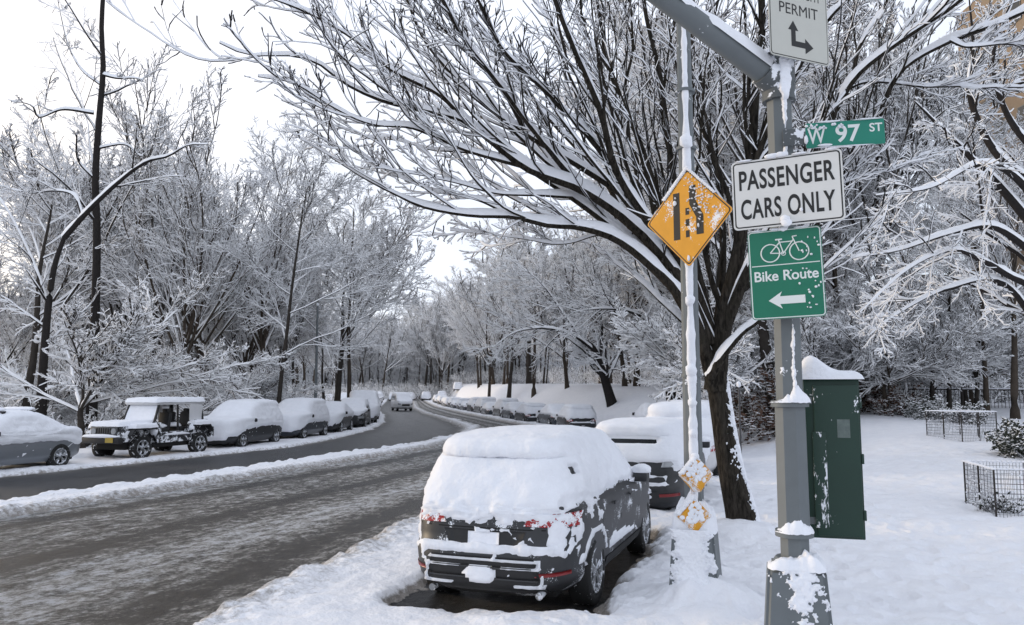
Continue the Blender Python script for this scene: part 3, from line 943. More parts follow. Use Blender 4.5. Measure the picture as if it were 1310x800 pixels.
# left row, noses towards the camera
gL = 'snowed-in cars in the left row past the bend'
def face(a): return -math.pi / 2 - a
def left_cars():
    s0 = covered_car(SEDAN, 'silver sedan with snowy roof rack, leftmost car cut by the frame', (-14.0, 21.3, .03), face(R(18)), M['paint_silver'], 41, es=.78, er=.72, ef=.8, thick=.17, cling=.06)
    mb = MB()
    for x in (-.75, .15):
        mb.box((x, 0, 1.60), (.07, 1.15, .035), None, .012)
        for sg in (-1, 1): mb.box((x, sg * .52, 1.53), (.09, .05, .16), None, .01)
    mb.build('roof_rack', M['plastic'], s0, True)
    mb = MB()
    for x in (-.75, .15): mb.blob((x, 0, 1.66), (.12, .58, .07), 3, .15, int(x * 10), flat=-.4)
    mb.blob((-.3, 0, 1.63), (.55, .25, .05), 3, .15, 5, flat=-.4)
    mb.build('rack_snow', M['snow_car'], s0, True, 80)
    covered_car(SUV, 'dark SUV under a smooth snow mound, just right of the open off-roader', (-10.85, 31.5, .03), face(R(9)), M['paint_black'], 42, es=.80, ef=.36, er=.8, thick=.15, cling=.08)
    covered_car(SUV, 'snow-buried SUV with wipers of snow, second right of the open off-roader', (-10.05, 36.9, .03), face(R(6)), M['paint_blue'], 43, es=.78, ef=.40, thick=.16, cling=.08)['label'] = 'snow-buried SUV, second car to the right of the open off-roader'
    covered_car(SEDAN, 'snow-buried sedan, third car to the right of the open off-roader', (-9.75, 42.3, .03), face(R(-1)), M['paint_black'], 44, es=.85, ef=.45, thick=.17, cling=.08)
    covered_car(SUV, 'dark hatchback with patchy snow, fourth car to the right of the open off-roader', (-9.7, 48.2, .03), face(R(-5)), M['paint_black'], 45, es=1.3, ef=.8, er=1.0, thick=.10, cling=.05)
    covered_car(VAN, 'tall van under a big round snow mound, last before the bend hides the left row', (-10.2, 54.2, .03), face(R(-10)), M['paint_grey'], 46, es=.9, ef=.5, er=.8, thick=.22, cling=.12, name='parked_van')
    y = 61.0; k = 0
    pf = [covered_car(SUV, 'snow-buried car in the hidden stretch of the left row past the van', (0, 0, 0), 0, M['paint_grey'], 47, gL, es=.6, ef=.4, er=.4, thick=.2)]
    first = True
    while y < 150:
        a = heading(XL, y)
        c = pf[0] if first else copy_tree(pf[0]); first = False
        c.location = (float(XL(y)) - 1.5, y, .03 + .00012 * max(0, y - 110) ** 2); c.rotation_euler.z = face(a)
        y += 5.8 * math.cos(a)
    # row across the view at the far end of the bend
    g = 'snow-buried cars in the line across the far end of the road'
    src = pf[0]
    for k in range(9):
        c = copy_tree(src)
        xx, yy = -38 + k * 3.3, 164 + k * .5
        c.location = (xx, yy, gz(xx, yy) - .1); c.rotation_euler.z = R(90 + (k * 37 % 9) - 4)
        c['label'] = 'snow-buried car in the long white line across the far end of the road'
        c['group'] = g
left_cars()

# open off-roader on the left
def offroader():
    root = thing('open_offroader', (-12.05, 26.5, .04), 'boxy doorless off-roader with snow-covered bonnet and hard top, left row', 'car', None, face(R(19)))
    pt = snow_speckled('black_paint_snow_caked', (.012, .012, .014), .45, scale=5, lo=.50, hi=.56, fine=30)
    mb = MB()
    mb.box((.0, 0, .62), (3.2, 1.34, .30), None, .04)          # tub floor
    mb.box((1.35, 0, .88), (1.25, 1.25, .36), None, .06)        # bonnet
    mb.box((-1.45, 0, .92), (.75, 1.50, .50), None, .06)        # rear tub
    mb.box((.62, 0, .95), (.14, 1.50, .40), None, .03)          # cowl
    for sg in (-1, 1):
        mb.box((-.25, sg * .72, .60), (1.75, .06, .24), None, .02)
    for sg in (-1, 1):
        mb.box((-.12, sg * .77, .64), (1.55, .10, .34), None, .03)      # lower door line
        mb.box((.60, sg * .74, .88), (.26, .12, .50), None, .03)
        mb.box((-.80, sg * .76, .88), (.20, .10, .44), Matrix.Rotation(-.5, 4, 'Y'), .03)
        mb.box((-1.95, sg * .62, .72), (.22, .34, .36), None, .04)
        mb.box((1.85, sg * .60, .74), (.30, .36, .34), None, .04)
    mb.build('body', pt, root, True)
    mb = MB(); mb.box((0, 0, .44), (3.5, 1.15, .26), None, .05); mb.box((0, 0, .42), (1.5, 1.5, .14), None, .04)
    mb.build('underbody', M['hub_dark'], root)
    mb = MB()
    for sg in (-1, 1):
        for (xc, ln) in ((1.25, 1.15), (-1.32, 1.05)):
            mb.box((xc, sg * .80, .96 if xc > 0 else .98), (ln * .75, .30, .06), None, .02)
            mb.box((xc - ln * .44, sg * .80, .86), (.26, .28, .06), Matrix.Rotation(-.9, 4, 'Y'), .02)
            mb.box((xc + ln * .44, sg * .80, .86), (.26, .28, .06), Matrix.Rotation(.9, 4, 'Y'), .02)
    mb.build('fender', M['plastic'], root, True)
    mb = MB()
    mb.box((2.10, 0, .62), (.20, 1.55, .18), None, .04)
    mb.build('bumper', M['plastic'], root, True)
    gr = MB(); gr.box((2.0, 0, .86), (.06, 1.05, .36), None, .02); gr = gr.build('grille', M['paint_grey'], root, True)
    mb = MB()
    for i in range(7): mb.box((2.036, -.27 + i * .09, .88), (.012, .04, .24), None)
    mb.build('grille_slot', M['hub_dark'], gr)
    for sg in (-1, 1):
        mb = MB(); mb.cone((1.99, sg * .40, .90), (2.05, sg * .40, .90), .10, .095, 20); mb.build('headlight', M['lamp_clear'], root, True)
    mb = MB(); mb.box((2.215, .42, .64), (.012, .30, .15), None)
    mb.build('license_plate', plain('plate_yellow', (.42, .30, .05), .5), root)
    # roof, pillars, roll bars
    mb = MB()
    mb.box((-.55, 0, 1.74), (2.25, 1.32, .09), None, .03)
    mb.build('hard_top', M['paint_white'], root, True)
    mb = MB()
    for sg in (-1, 1):
        mb.tube([(.66, sg * .66, 1.12), (.42, sg * .60, 1.72)], .04)
        mb.tube([(-.42, sg * .66, .75), (-.42, sg * .60, 1.70)], .035)
        mb.tube([(-1.55, sg * .68, 1.1), (-1.5, sg * .62, 1.70)], .06)
    mb.tube([(.42, -.60, 1.70), (.42, .60, 1.70)], .035)
    mb.build('roll_cage', M['plastic'], root, True)
    mb = MB()
    for sg in (-1, 1):
        mb.box((-1.22, sg * .685, 1.42), (.62, .03, .55), None, .01)
    mb.build('rear_panel', M['paint_white'], root, True)
    mb = MB(); mb.box((.54, 0, 1.42), (.02, 1.18, .56), Matrix.Rotation(-.38, 4, 'Y')); ws = mb.build('windscreen', M['snow_car'], root)
    ws['label'] = 'windscreen plastered white with snow'
    mb = MB()
    for x in (.12, -.85):
        for sg in (-1, 1):
            mb.box((x, sg * .36, .86), (.50, .46, .16), None, .05)
            mb.box((x - .24, sg * .36, 1.15), (.14, .44, .58), Matrix.Rotation(-.15, 4, 'Y'), .05)
            mb.box((x - .27, sg * .36, 1.48), (.09, .22, .16), None, .04)
    mb.build('seat', M['plastic'], root, True)
    mb = MB()
    V, F = lathe([(-.015, .17), (0, .19), (.015, .17), (0, .155), (-.015, .17)], 24)
    mb.box((.50, .36, 1.08), (.05, .1, .1)); mb.cone((.42, .36, 1.12), (.40, .36, 1.13), .18, .18, 24)
    mb.build('steering_wheel', M['plastic'], root)
    for x in (-1.30, 1.28):
        for y in (-1, 1): wheel(root, x, y * .74, .375, y, n=28, w=.26)
    # snow slabs, each a lumpy blanket
    mb = MB()
    def slab(c, d, seed, amp=.25):
        mb.blob(c, d, 4, amp * .35, seed, flat=-.3)
    def cushion(x0, x1, y0, y1, z, t, seed):
        n = 26
        xs, ys = np.linspace(x0, x1, n), np.linspace(y0, y1, n)
        X, Yq = np.meshgrid(xs, ys, indexing='ij')
        ex = np.minimum((X - x0), (x1 - X)) ; ey = np.minimum(Yq - y0, y1 - Yq)
        e = np.clip(np.minimum(ex, ey) / .10, 0, 1)
        Z = z + t * np.sqrt(1 - (1 - e) ** 2) * (1 + .25 * fbm(X * 2, Yq * 2, 0, seed)) + .015 * fbm(X * 7, Yq * 7, 0, seed)
        vs_ = [[mb.bm.verts.new((X[i, j], Yq[i, j], Z[i, j])) for j in range(n)] for i in range(n)]
        for i in range(n - 1):
            for j in range(n - 1): mb.bm.faces.new((vs_[i][j], vs_[i + 1][j], vs_[i + 1][j + 1], vs_[i][j + 1]))
    cushion(-1.72, .62, -.70, .70, 1.775, .16, 3)
    cushion(.55, 2.04, -.64, .64, 1.05, .15, 5)
    for sg in (-1, 1):
        cushion(.78, 1.74, min(sg * .62, sg * .98), max(sg * .62, sg * .98), .98, .16, 7 + sg)
        cushion(-1.75, -.88, min(sg * .60, sg * .98), max(sg * .60, sg * .98), 1.0, .16, 9 + sg)
        mb.blob((-.25, sg * .76, .735), (.85, .09, .07), 3, .2, 4 + sg, flat=-.5)
        mb.blob((-.6, sg * .3, 1.0), (.3, .2, .1), 3, .2, 14 + sg, flat=-.5)
        mb.blob((.1, sg * .36, .98), (.22, .22, .09), 3, .2, 24 + sg, flat=-.5)
        mb.blob((-.13, sg * .36, 1.60), (.08, .13, .07), 3, .2, 34 + sg, flat=-.5)
        for xx in (.80, -.86): mb.blob((xx, sg * .80, .88), (.10, .14, .16), 3, .2, 44 + sg, flat=-.9)
    mb.blob((2.12, 0, .74), (.13, .75, .08), 3, .15, 2, flat=-.4)
    mb.build('snow_cover', M['snow_car'], root, True, 80)
offroader()

# white car driving towards us
def moving():
    x, y = -12.9, 92.0
    root, sh = make_car(VAN, 'white car driving towards us on the left carriageway at the bend', 'car', (x, y, .02), face(heading(XL, 92) - R(8)), M['paint_white'], 61, name='driving_car')
    sh.put('windscreen', 'F', [(-.80, 1.16), (.80, 1.16), (.68, 1.75), (-.68, 1.75)], M['glass_clear'], root)
    sh.put('grille', 'F', [(-.45, .55), (.45, .55), (.45, .78), (-.45, .78)], M['plastic'], root)
    for sg in (-1, 1):
        sh.put('headlight', 'F', [(sg * .86, .70), (sg * .58, .68), (sg * .58, .84), (sg * .86, .90)], M['lamp_clear'], root, .012)
        sh.put('side_window', 'L' if sg > 0 else 'R', [(-1.9, 1.2), (1.3, 1.2), (.95, 1.75), (-1.85, 1.75)], M['glass_clear'], root)
    snow_shell(sh, 'snow_cover', std_snow(62, thick=.10, edge_r=1.9, edge_s=1.9, edge_f=1.85, cling=.03), root)
    mb = MB(); mb.box((0, 0, .3), (4.0, 1.5, .10), None, .03); mb.build('underbody', M['hub_dark'], root)
moving()
#==TREES==
# ------------------------------------------------------------------ trees
def unit(v): return v / np.maximum(np.linalg.norm(v, axis=-1, keepdims=True), 1e-9)
def grow(rng, P0, D0, L, R0, K, up, jit, taper=.75):
    n = len(P0)
    Pp = np.zeros((n, K, 3)); Pp[:, 0] = P0
    D = D0.copy(); step = (L / (K - 1))[:, None]
    for k in range(1, K):
        D = D + rng.normal(0, jit, (n, 3)) + np.array([0, 0, up])
        D = unit(D)
        Pp[:, k] = Pp[:, k - 1] + D * step
    Rr = R0[:, None] * (1 - taper * np.linspace(0, 1, K))[None]
    return Pp, Rr
def spawn(rng, Pp, Rr, n, t0, t1, ang, lf, rf, K, up, jit, taper=.75, minr=.004, flat=.0, alt=False):
    Nn, K0 = Pp.shape[:2]
    t = (t0 + (t1 - t0) * (np.arange(n)[None] + rng.random((Nn, n))) / n)
    f = t * (K0 - 1); i = np.minimum(f.astype(int), K0 - 2); fr = (f - i)[..., None]
    idx = np.arange(Nn)[:, None]
    A, B = Pp[idx, i], Pp[idx, i + 1]
    P0 = A + (B - A) * fr
    T = unit(B - A)
    r = Rr[idx, i] * (1 - fr[..., 0]) + Rr[idx, i + 1] * fr[..., 0]
    q = rng.normal(0, 1, (Nn, n, 3)); q[..., 2] *= (1 - flat)
    perp = unit(q - T * (q * T).sum(-1, keepdims=True))
    an = ang * rng.uniform(.65, 1.3, (Nn, n, 1))
    D = unit(T * np.cos(an) + perp * np.sin(an))
    PL = np.linalg.norm(np.diff(Pp, axis=1), axis=-1).sum(1)
    L = PL[:, None] * lf * (1.15 - .65 * (t - t0) / max(t1 - t0, .01)) * rng.uniform(.65, 1.25, (Nn, n))
    r = np.maximum(r * rf, minr)
    return grow(rng, P0.reshape(-1, 3), D.reshape(-1, 3), L.ravel(), r.ravel(), K, up, jit, taper)
def frames(Pp):
    T = np.gradient(Pp, axis=1); T = unit(T)
    Z = np.array([0, 0, 1.0])
    S = np.cross(T, Z)
    bad = np.linalg.norm(S, axis=-1) < .08
    S[bad] = np.cross(T[bad], np.array([1.0, .3, 0]))
    S = unit(S); U = np.cross(S, T)
    return T, S, U
class Acc:
    def __init__(s): s.V, s.F, s.M, s.n = [], [], [], 0
    def add(s, V, F, m):
        s.V.append(V.reshape(-1, 3)); s.F.append(F + s.n); s.M.append(np.broadcast_to(m, (len(F),)).copy()); s.n += V.size // 3
    def rings(s, V, closed, mcols):
        """V (N,K,m,3)"""
        n, K, m = V.shape[:3]
        f = grid_faces(K, m, closed_b=closed)
        F = (f[None] + (np.arange(n) * K * m)[:, None, None]).reshape(-1, 4)
        nb = m if closed else m - 1
        mm = np.tile(np.tile(np.asarray(mcols), K - 1), n)
        s.add(V, F, mm)
    def mesh(s, name, mats, smooth=True):
        return raw_mesh(name, np.concatenate(s.V), np.concatenate(s.F), mats, np.concatenate(s.M), smooth)
def twigs(acc, Pp, Rr, sw, sh_, rng, cols=(0, 1, 1, 0)):
    """bark below, snow above; diamond section"""
    T, S, U = frames(Pp)
    hz = np.sqrt(np.clip(1 - T[..., 2] ** 2, 0, 1))
    hz = sstep(.02, .45, hz) * rng.uniform(.55, 1.2, Rr.shape)
    r = Rr[..., None]
    w = np.maximum(Rr, sw * hz)[..., None]
    h = (Rr * .4 + sh_ * hz)[..., None]
    up = np.zeros_like(Pp); up[..., 2] = 1
    left, right = Pp - S * w + U * r * .2, Pp + S * w + U * r * .2
    top = Pp + up * h + U * r * .5
    bot = Pp - U * r * 1.1
    V = np.stack([bot, right, top, left], 2)
    acc.rings(V, True, list(cols))
def limbs(acc, Pp, Rr, n=8):
    T, S, U = frames(Pp)
    a = np.linspace(0, 2 * np.pi, n, endpoint=False)
    V = Pp[:, :, None] + Rr[:, :, None, None] * (np.cos(a)[None, None, :, None] * S[:, :, None] + np.sin(a)[None, None, :, None] * U[:, :, None])
    acc.rings(V, True, [0] * n)
def caps(acc, Pp, Rr, rng, thick=1.0, base_t=.02, col=1, thr=.25):
    """thick bead of snow on top of limbs, thinner where they climb steeply"""
    T, S, U = frames(Pp)
    hz = np.sqrt(np.clip(1 - T[..., 2] ** 2, 0, 1))
    nse = .85 + .45 * vnoise(Pp[..., 0] * 3, Pp[..., 1] * 3, Pp[..., 2] * 3, 2) + .35 * vnoise(Pp[..., 0] * 9, Pp[..., 1] * 9, Pp[..., 2] * 9, 5)
    g = sstep(thr, .75, hz) * nse
    h = ((base_t + Rr * .75 * thick) * g)
    w = Rr * (.35 + .70 * np.clip(g * 1.4, 0, 1)) + base_t * .3 * g
    up = np.zeros_like(Pp); up[..., 2] = 1
    up = unit(up + U)
    cols = []
    for a in np.linspace(-1.0, 1.0, 7):
        y = math.sin(a * math.pi / 2); z = math.cos(a * math.pi / 2)
        drop = np.sqrt(np.clip(1 - (y * w / np.maximum(Rr, 1e-4)) ** 2, 0, 1)) * Rr
        cols.append(Pp + S * (y * w)[..., None] + U * (drop * .93)[..., None] + up * ((z ** .7) * h - .004)[..., None])
    acc.rings(np.stack(cols, 2), False, [col] * 6)
def resample(pts, rad, K):
    pts, rad = np.array(pts, float), np.array(rad, float)
    # Catmull-Rom through the control points
    p = np.concatenate([[2 * pts[0] - pts[1]], pts, [2 * pts[-1] - pts[-2]]])
    out, ro = [], []
    for i in range(len(pts) - 1):
        for u in np.linspace(0, 1, 12, endpoint=False):
            a, b, c, d = p[i], p[i + 1], p[i + 2], p[i + 3]
            out.append(.5 * ((2 * b) + (-a + c) * u + (2 * a - 5 * b + 4 * c - d) * u * u + (-a + 3 * b - 3 * c + d) * u ** 3))
            ro.append(rad[i] * (1 - u) + rad[i + 1] * u)
    out.append(pts[-1]); ro.append(rad[-1])
    out, ro = np.array(out), np.array(ro)
    L = np.concatenate([[0], np.cumsum(np.linalg.norm(np.diff(out, axis=0), axis=1))])
    t = np.linspace(0, L[-1], K)
    return np.stack([np.interp(t, L, out[:, i]) for i in range(3)], 1), np.interp(t, L, ro)

def clad(name, V, Nn, t, parent, mat=None, closed_b=True, dead=-.004):
    a, b = t.shape
    W = V + Nn * t[..., None]
    F = grid_faces(a, b, closed_b=closed_b)
    keep = (t.ravel()[F] > dead).any(1)
    F = F[keep]
    used_ = np.unique(F); mp_ = np.full(a * b, -1); mp_[used_] = np.arange(len(used_))
    me = raw_mesh(name, W.reshape(-1, 3)[used_], mp_[F], [mat or M['snow_car']])
    return link(name, me, parent)
def round_section(n, th, w, rot):
    t0 = np.linspace(0, 2 * np.pi, 6001)
    c, q = np.cos(t0), np.sin(t0)
    x, y = w * np.sign(c) * np.abs(c) ** (2 / n), w * np.sign(q) * np.abs(q) ** (2 / n)
    L = np.concatenate([[0], np.cumsum(np.hypot(np.diff(x), np.diff(y)))]); u = th / (2 * np.pi) * L[-1]
    x, y = np.interp(u, L, x), np.interp(u, L, y)
    return x * math.cos(rot) - y * math.sin(rot), x * math.sin(rot) + y * math.cos(rot)
def column_grid(zs, ws, nt=160, n=2.0, rot=0.0):
    th = np.linspace(0, 2 * np.pi, nt, endpoint=False)
    x, y = round_section(n, th, 1.0, rot)
    V = np.stack([ws[:, None] * x, ws[:, None] * y, np.repeat(zs[:, None], nt, 1)], -1)
    du = np.roll(V, -1, 1) - np.roll(V, 1, 1); dv = np.gradient(V, axis=0)
    Nn = np.cross(du, dv); Nn /= np.maximum(np.linalg.norm(Nn, axis=-1, keepdims=True), 1e-9)
    return V, Nn
def crumbs(V, sc_=1.0, seed=0):
    x, y, z = V[..., 0] * sc_, V[..., 1] * sc_, V[..., 2] * sc_
    return fbm(x * 5, y * 5, z * 5, seed), fbm(x * 16, y * 16, z * 16, seed + 3), fbm(x * 45, y * 45, z * 45, seed + 6)
def heap(name, r0, r1, z, h, parent, seed, a0=-1.4, spread=1.6, n=4, rot=0.0):
    """drift lying on a ledge round a post, from radius r0 out to r1"""
    nt, nr = 140, 18
    th = np.linspace(0, 2 * np.pi, nt, endpoint=False); u = np.linspace(0, 1, nr)
    x, y = round_section(n, th, 1.0, rot)
    ta = np.arctan2(y, x)
    amt = np.exp(-(((ta - a0 + np.pi) % (2 * np.pi) - np.pi) / spread) ** 2)
    nz = fbm(np.cos(ta) * 3, np.sin(ta) * 3, 0, seed) * .45 + fbm(np.cos(ta) * 9, np.sin(ta) * 9, 0, seed + 1) * .07
    hh = np.clip(h * amt * (1 + 1.1 * nz), 0, None)
    rr = r0 + (r1 - r0) * u[:, None] * (.92 + .16 * (amt * (1 + .6 * nz)))[None]
    lm = fbm(rr * x[None] * 14, rr * y[None] * 14, 0, seed + 4)
    Z = z + hh[None] * np.clip(1 - u[:, None] ** 2.2, 0, 1) ** .6 * (1 + .45 * lm) - .014 * u[:, None] + .006 * fbm(rr * 40 * x, rr * 40 * y, 0, seed + 2)
    V = np.stack([rr * x[None], rr * y[None], Z], -1)
    me = raw_mesh(name, V.reshape(-1, 3), grid_faces(nr, nt, closed_b=True)[:, ::-1], [M['snow_car']])
    return link(name, me, parent)

# ---- the big street tree whose boughs sweep over the road
def hero_tree():
    rng = np.random.default_rng(11)
    b = G(925, 690, .12)
    root = thing('street_tree', b, 'large bare street tree behind the light pole, snow-laden boughs sweeping left over the road', 'tree')
    inv = np.array(b)
    def tr(pix, d0, d1, r0, r1, K=26):
        n = len(pix)
        pts, rad = [], []
        for i, (x, y) in enumerate(pix):
            t = i / (n - 1)
            d = d0 + (d1 - d0) * t
            pts.append(np.array(P(x, y, d)) - inv)
            rad.append((r0 * (1 - t) ** 1.6 + r1 * t))
        return resample(pts, rad, K)
    trunk = tr([(960, 715), (947, 655), (934, 600), (924, 540), (917, 490), (912, 455)], 11.35, 11.5, .245, .155, 60)
    up2 = tr([(915, 500), (920, 450), (932, 380), (945, 320), (953, 260), (962, 190), (968, 97), (975, 37), (972, -40)], 11.45, 11.2, .17, .055, 40)
    acc_t = Acc()
    tp, trd = trunk
    # flare and irregularity of the butt
    trd = trd * (1 + .35 * np.exp(-np.linspace(0, 1, len(trd)) * 9))
    limbs(acc_t, tp[None], trd[None], 20)
    tm = acc_t.mesh('trunk', [M['bark_furrow']])
    link('trunk', tm, root)
    # plastered snow on the right flank of the trunk
    th = np.linspace(0, 2 * np.pi, 90, endpoint=False)
    T_, S_, U_ = frames(tp[None])
    zz = np.linspace(0, 1, 220)
    tpi = np.stack([np.interp(zz, np.linspace(0, 1, len(tp)), tp[:, i]) for i in range(3)], 1)
    tri = np.interp(zz, np.linspace(0, 1, len(tp)), trd)
    V = np.stack([tpi[:, 0:1] + tri[:, None] * np.cos(th), tpi[:, 1:2] + tri[:, None] * np.sin(th), np.repeat(tpi[:, 2:3], 90, 1)], -1)
    Nn = np.stack([np.repeat(np.cos(th)[None], 220, 0), np.repeat(np.sin(th)[None], 220, 0), np.zeros((220, 90))], -1)
    n1, n2, n3 = crumbs(V, 1.0, 34)
    ang = np.repeat(th[None], 220, 0); ang = (ang + np.pi) % (2 * np.pi) - np.pi
    m = 1.0 * np.exp(-((ang + .25) / .55) ** 2) + .25 * np.exp(-((ang + 1.2) / .6) ** 2) + .25 * n1 + .5 * n2 + .35 * n3 + .14 - .15 * sstep(.5, 1, zz)[:, None]
    clad('trunk_snow', V, Nn, -.012 + .045 * sstep(.5, .95, m) + .01 * n3 * (m > .5), root)
    L = []
    main = [
        ([(914, 500), (893, 420), (865, 372), (800, 312), (745, 291), (700, 288), (655, 277), (599, 276), (542, 266), (505, 249), (467, 229), (437, 210), (407, 187), (403, 150)], 11.4, 9.4, .115, .016),
        ([(912, 470), (880, 400), (840, 340), (780, 288), (731, 252), (690, 226), (647, 204), (587, 193), (550, 191), (512, 180), (470, 178)], 11.4, 10.6, .11, .014),
        ([(908, 440), (868, 356), (810, 290), (745, 243), (674, 214), (602, 161), (542, 142), (490, 131), (441, 109), (404, 81), (370, 71), (317, 71), (280, 56)], 11.4, 9.0, .12, .014),
        ([(905, 440), (872, 350), (810, 262), (745, 215), (674, 172), (617, 131), (580, 97), (542, 49), (520, 0), (500, -50)], 11.5, 10.2, .10, .02),
        ([(910, 430), (880, 350), (850, 300), (825, 277), (787, 217), (770, 150), (739, 75), (712, 0), (690, -60)], 11.5, 9.2, .115, .035),
        ([(905, 420), (870, 330), (844, 262), (817, 180), (780, 90), (765, 0), (755, -60)], 11.5, 12.4, .10, .03),
        ([(912, 430), (885, 320), (862, 229), (847, 112), (825, 19), (815, -60)], 11.5, 11.8, .09, .035),
        ([(916, 430), (925, 330), (919, 221), (900, 169), (877, 124), (859, 56), (849, -20)], 11.6, 12.6, .075, .03),
        ([(920, 440), (955, 350), (1000, 270), (1050, 180), (1090, 105), (1150, 55), (1215, 10), (1260, -30)], 11.4, 9.6, .11, .035),
        ([(935, 380), (985, 340), (1040, 290), (1080, 240), (1115, 175), (1150, 95), (1215, 52), (1270, 30), (1330, 2)], 11.4, 9.8, .09, .03),
        ([(908, 484), (925, 455), (950, 425), (975, 405), (1010, 350), (1060, 290), (1105, 200), (1130, 150)], 11.3, 10.4, .085, .02),
        ([(950, 290), (970, 200), (1000, 130), (1050, 40), (1100, -20)], 11.3, 10.6, .07, .03),
        ([(1075, 120), (1110, 105), (1175, 110), (1250, 112), (1320, 108)], 10.9, 10.4, .03, .014),
        ([(800, 312), (770, 300), (720, 312), (660, 305), (620, 300), (575, 296)], 11.2, 11.0, .03, .012),
        ([(840, 340), (800, 280), (770, 225), (700, 150), (650, 90), (600, 20), (585, -30)], 11.6, 12.5, .08, .022),
        ([(745, 243), (700, 190), (640, 110), (600, 60), (560, -10)], 11.0, 9.0, .05, .02),
        ([(674, 214), (640, 205), (590, 190), (530, 165), (480, 160), (430, 140), (380, 110), (330, 100)], 10.8, 8.8, .045, .012),
        ([(602, 161), (560, 120), (500, 90), (450, 50), (400, 20), (350, 0), (300, -20)], 10.5, 9.2, .04, .012),
        ([(674, 172), (640, 110), (590, 60), (540, 10), (500, -30)], 10.9, 9.5, .045, .016),
        ([(780, 288), (740, 235), (690, 195), (640, 170), (580, 150), (540, 120), (490, 90), (440, 60), (400, 30)], 11.6, 12.6, .06, .014),
        ([(817, 180), (800, 120), (810, 50), (800, -30)], 11.9, 12.2, .045, .02),
        ([(865, 330), (830, 240), (800, 170), (765, 110), (725, 60), (690, 10), (670, -30)], 11.7, 13.5, .07, .02),
        ([(893, 430), (840, 380), (800, 345), (765, 320), (740, 300)], 11.7, 12.6, .045, .012),
        ([(731, 252), (690, 250), (640, 248), (590, 236), (540, 225), (490, 215), (450, 190)], 11.0, 9.6, .035, .01),
        ([(655, 277), (610, 255), (560, 245), (510, 225), (470, 205)], 10.6, 10.0, .03, .01),
        ([(780, 90), (750, 40), (740, -20)], 12, 12.2, .04, .02),
        ([(787, 217), (740, 160), (690, 110), (640, 60), (610, 0)], 11.0, 8.8, .05, .02),
        ([(1000, 270), (1040, 250), (1090, 230), (1150, 215), (1200, 190)], 11, 10.2, .04, .014),
        ([(1090, 105), (1100, 60), (1130, 10), (1140, -30)], 10.4, 10, .04, .02),
        ([(1215, 52), (1240, 60), (1290, 55), (1330, 60)], 10, 9.7, .025, .012),
    ]
    al = Acc(); asn = Acc(); at2 = Acc()
    PP, RR = [], []
    K = 40
    p, r = up2
    PP.append(p); RR.append(r)
    for pix, d0, d1, r0, r1 in main:
        r0 *= .86; r1 *= .9
        if 0 < pix[-1][0] < 1310 and pix[-1][1] > 0: r1 = .005
        p, r = tr(pix, d0, d1, r0, r1, K)
        wob = np.stack([fbm(np.linspace(0, 6, K) + len(PP) * 9.1, 0, 0, 3 + i, 2) for i in range(3)], 1)
        p = p + wob * .045 * np.linspace(0, 1, K)[:, None]
        PP.append(p); RR.append(r)
    PP, RR = np.array(PP), np.array(RR)
    limbs(al, PP, RR, 10)
    caps(asn, PP, RR, rng, 1.3, .045, 0, .28)
    # secondary boughs fan outwards roughly along their parents
    a2 = spawn(rng, PP, RR, 7, .15, .96, .28, .42, .50, 14, .04, .075, .75, .009)
    limbs(al, *a2, 6); caps(asn, *a2, rng, 1.3, .024, 0, .26)
    a3 = spawn(rng, *a2, 5, .15, .98, .55, .50, .55, 8, .03, .10, .6, .006)
    limbs(al, *a3, 4); caps(asn, a3[0], a3[1], rng, 1.5, .016, 0, .12)
    a3b = spawn(rng, PP, RR, 6, .25, .98, .75, .12, .25, 8, .05, .12, .6, .006)
    limbs(al, *a3b, 4); caps(asn, a3b[0], a3b[1], rng, 1.3, .020, 0, .2)
    at = Acc()
    a4 = spawn(rng, *a3, 3, .2, .98, .7, .45, .7, 5, .06, .16, .5, .004)
    twigs(at, *a4, .009, .016, rng)
    a5 = spawn(rng, *a3b, 3, .2, .98, .7, .5, .7, 5, .06, .16, .5, .004)
    twigs(at, *a5, .009, .016, rng)
    link('bough', al.mesh('bough', [M['bark_furrow']]), root)
    link('snow', asn.mesh('snow', [M['snow_limb']]), root)
    link('crown', at.mesh('crown', [M['bark'], M['snow_twig']]), root)
hero_tree()

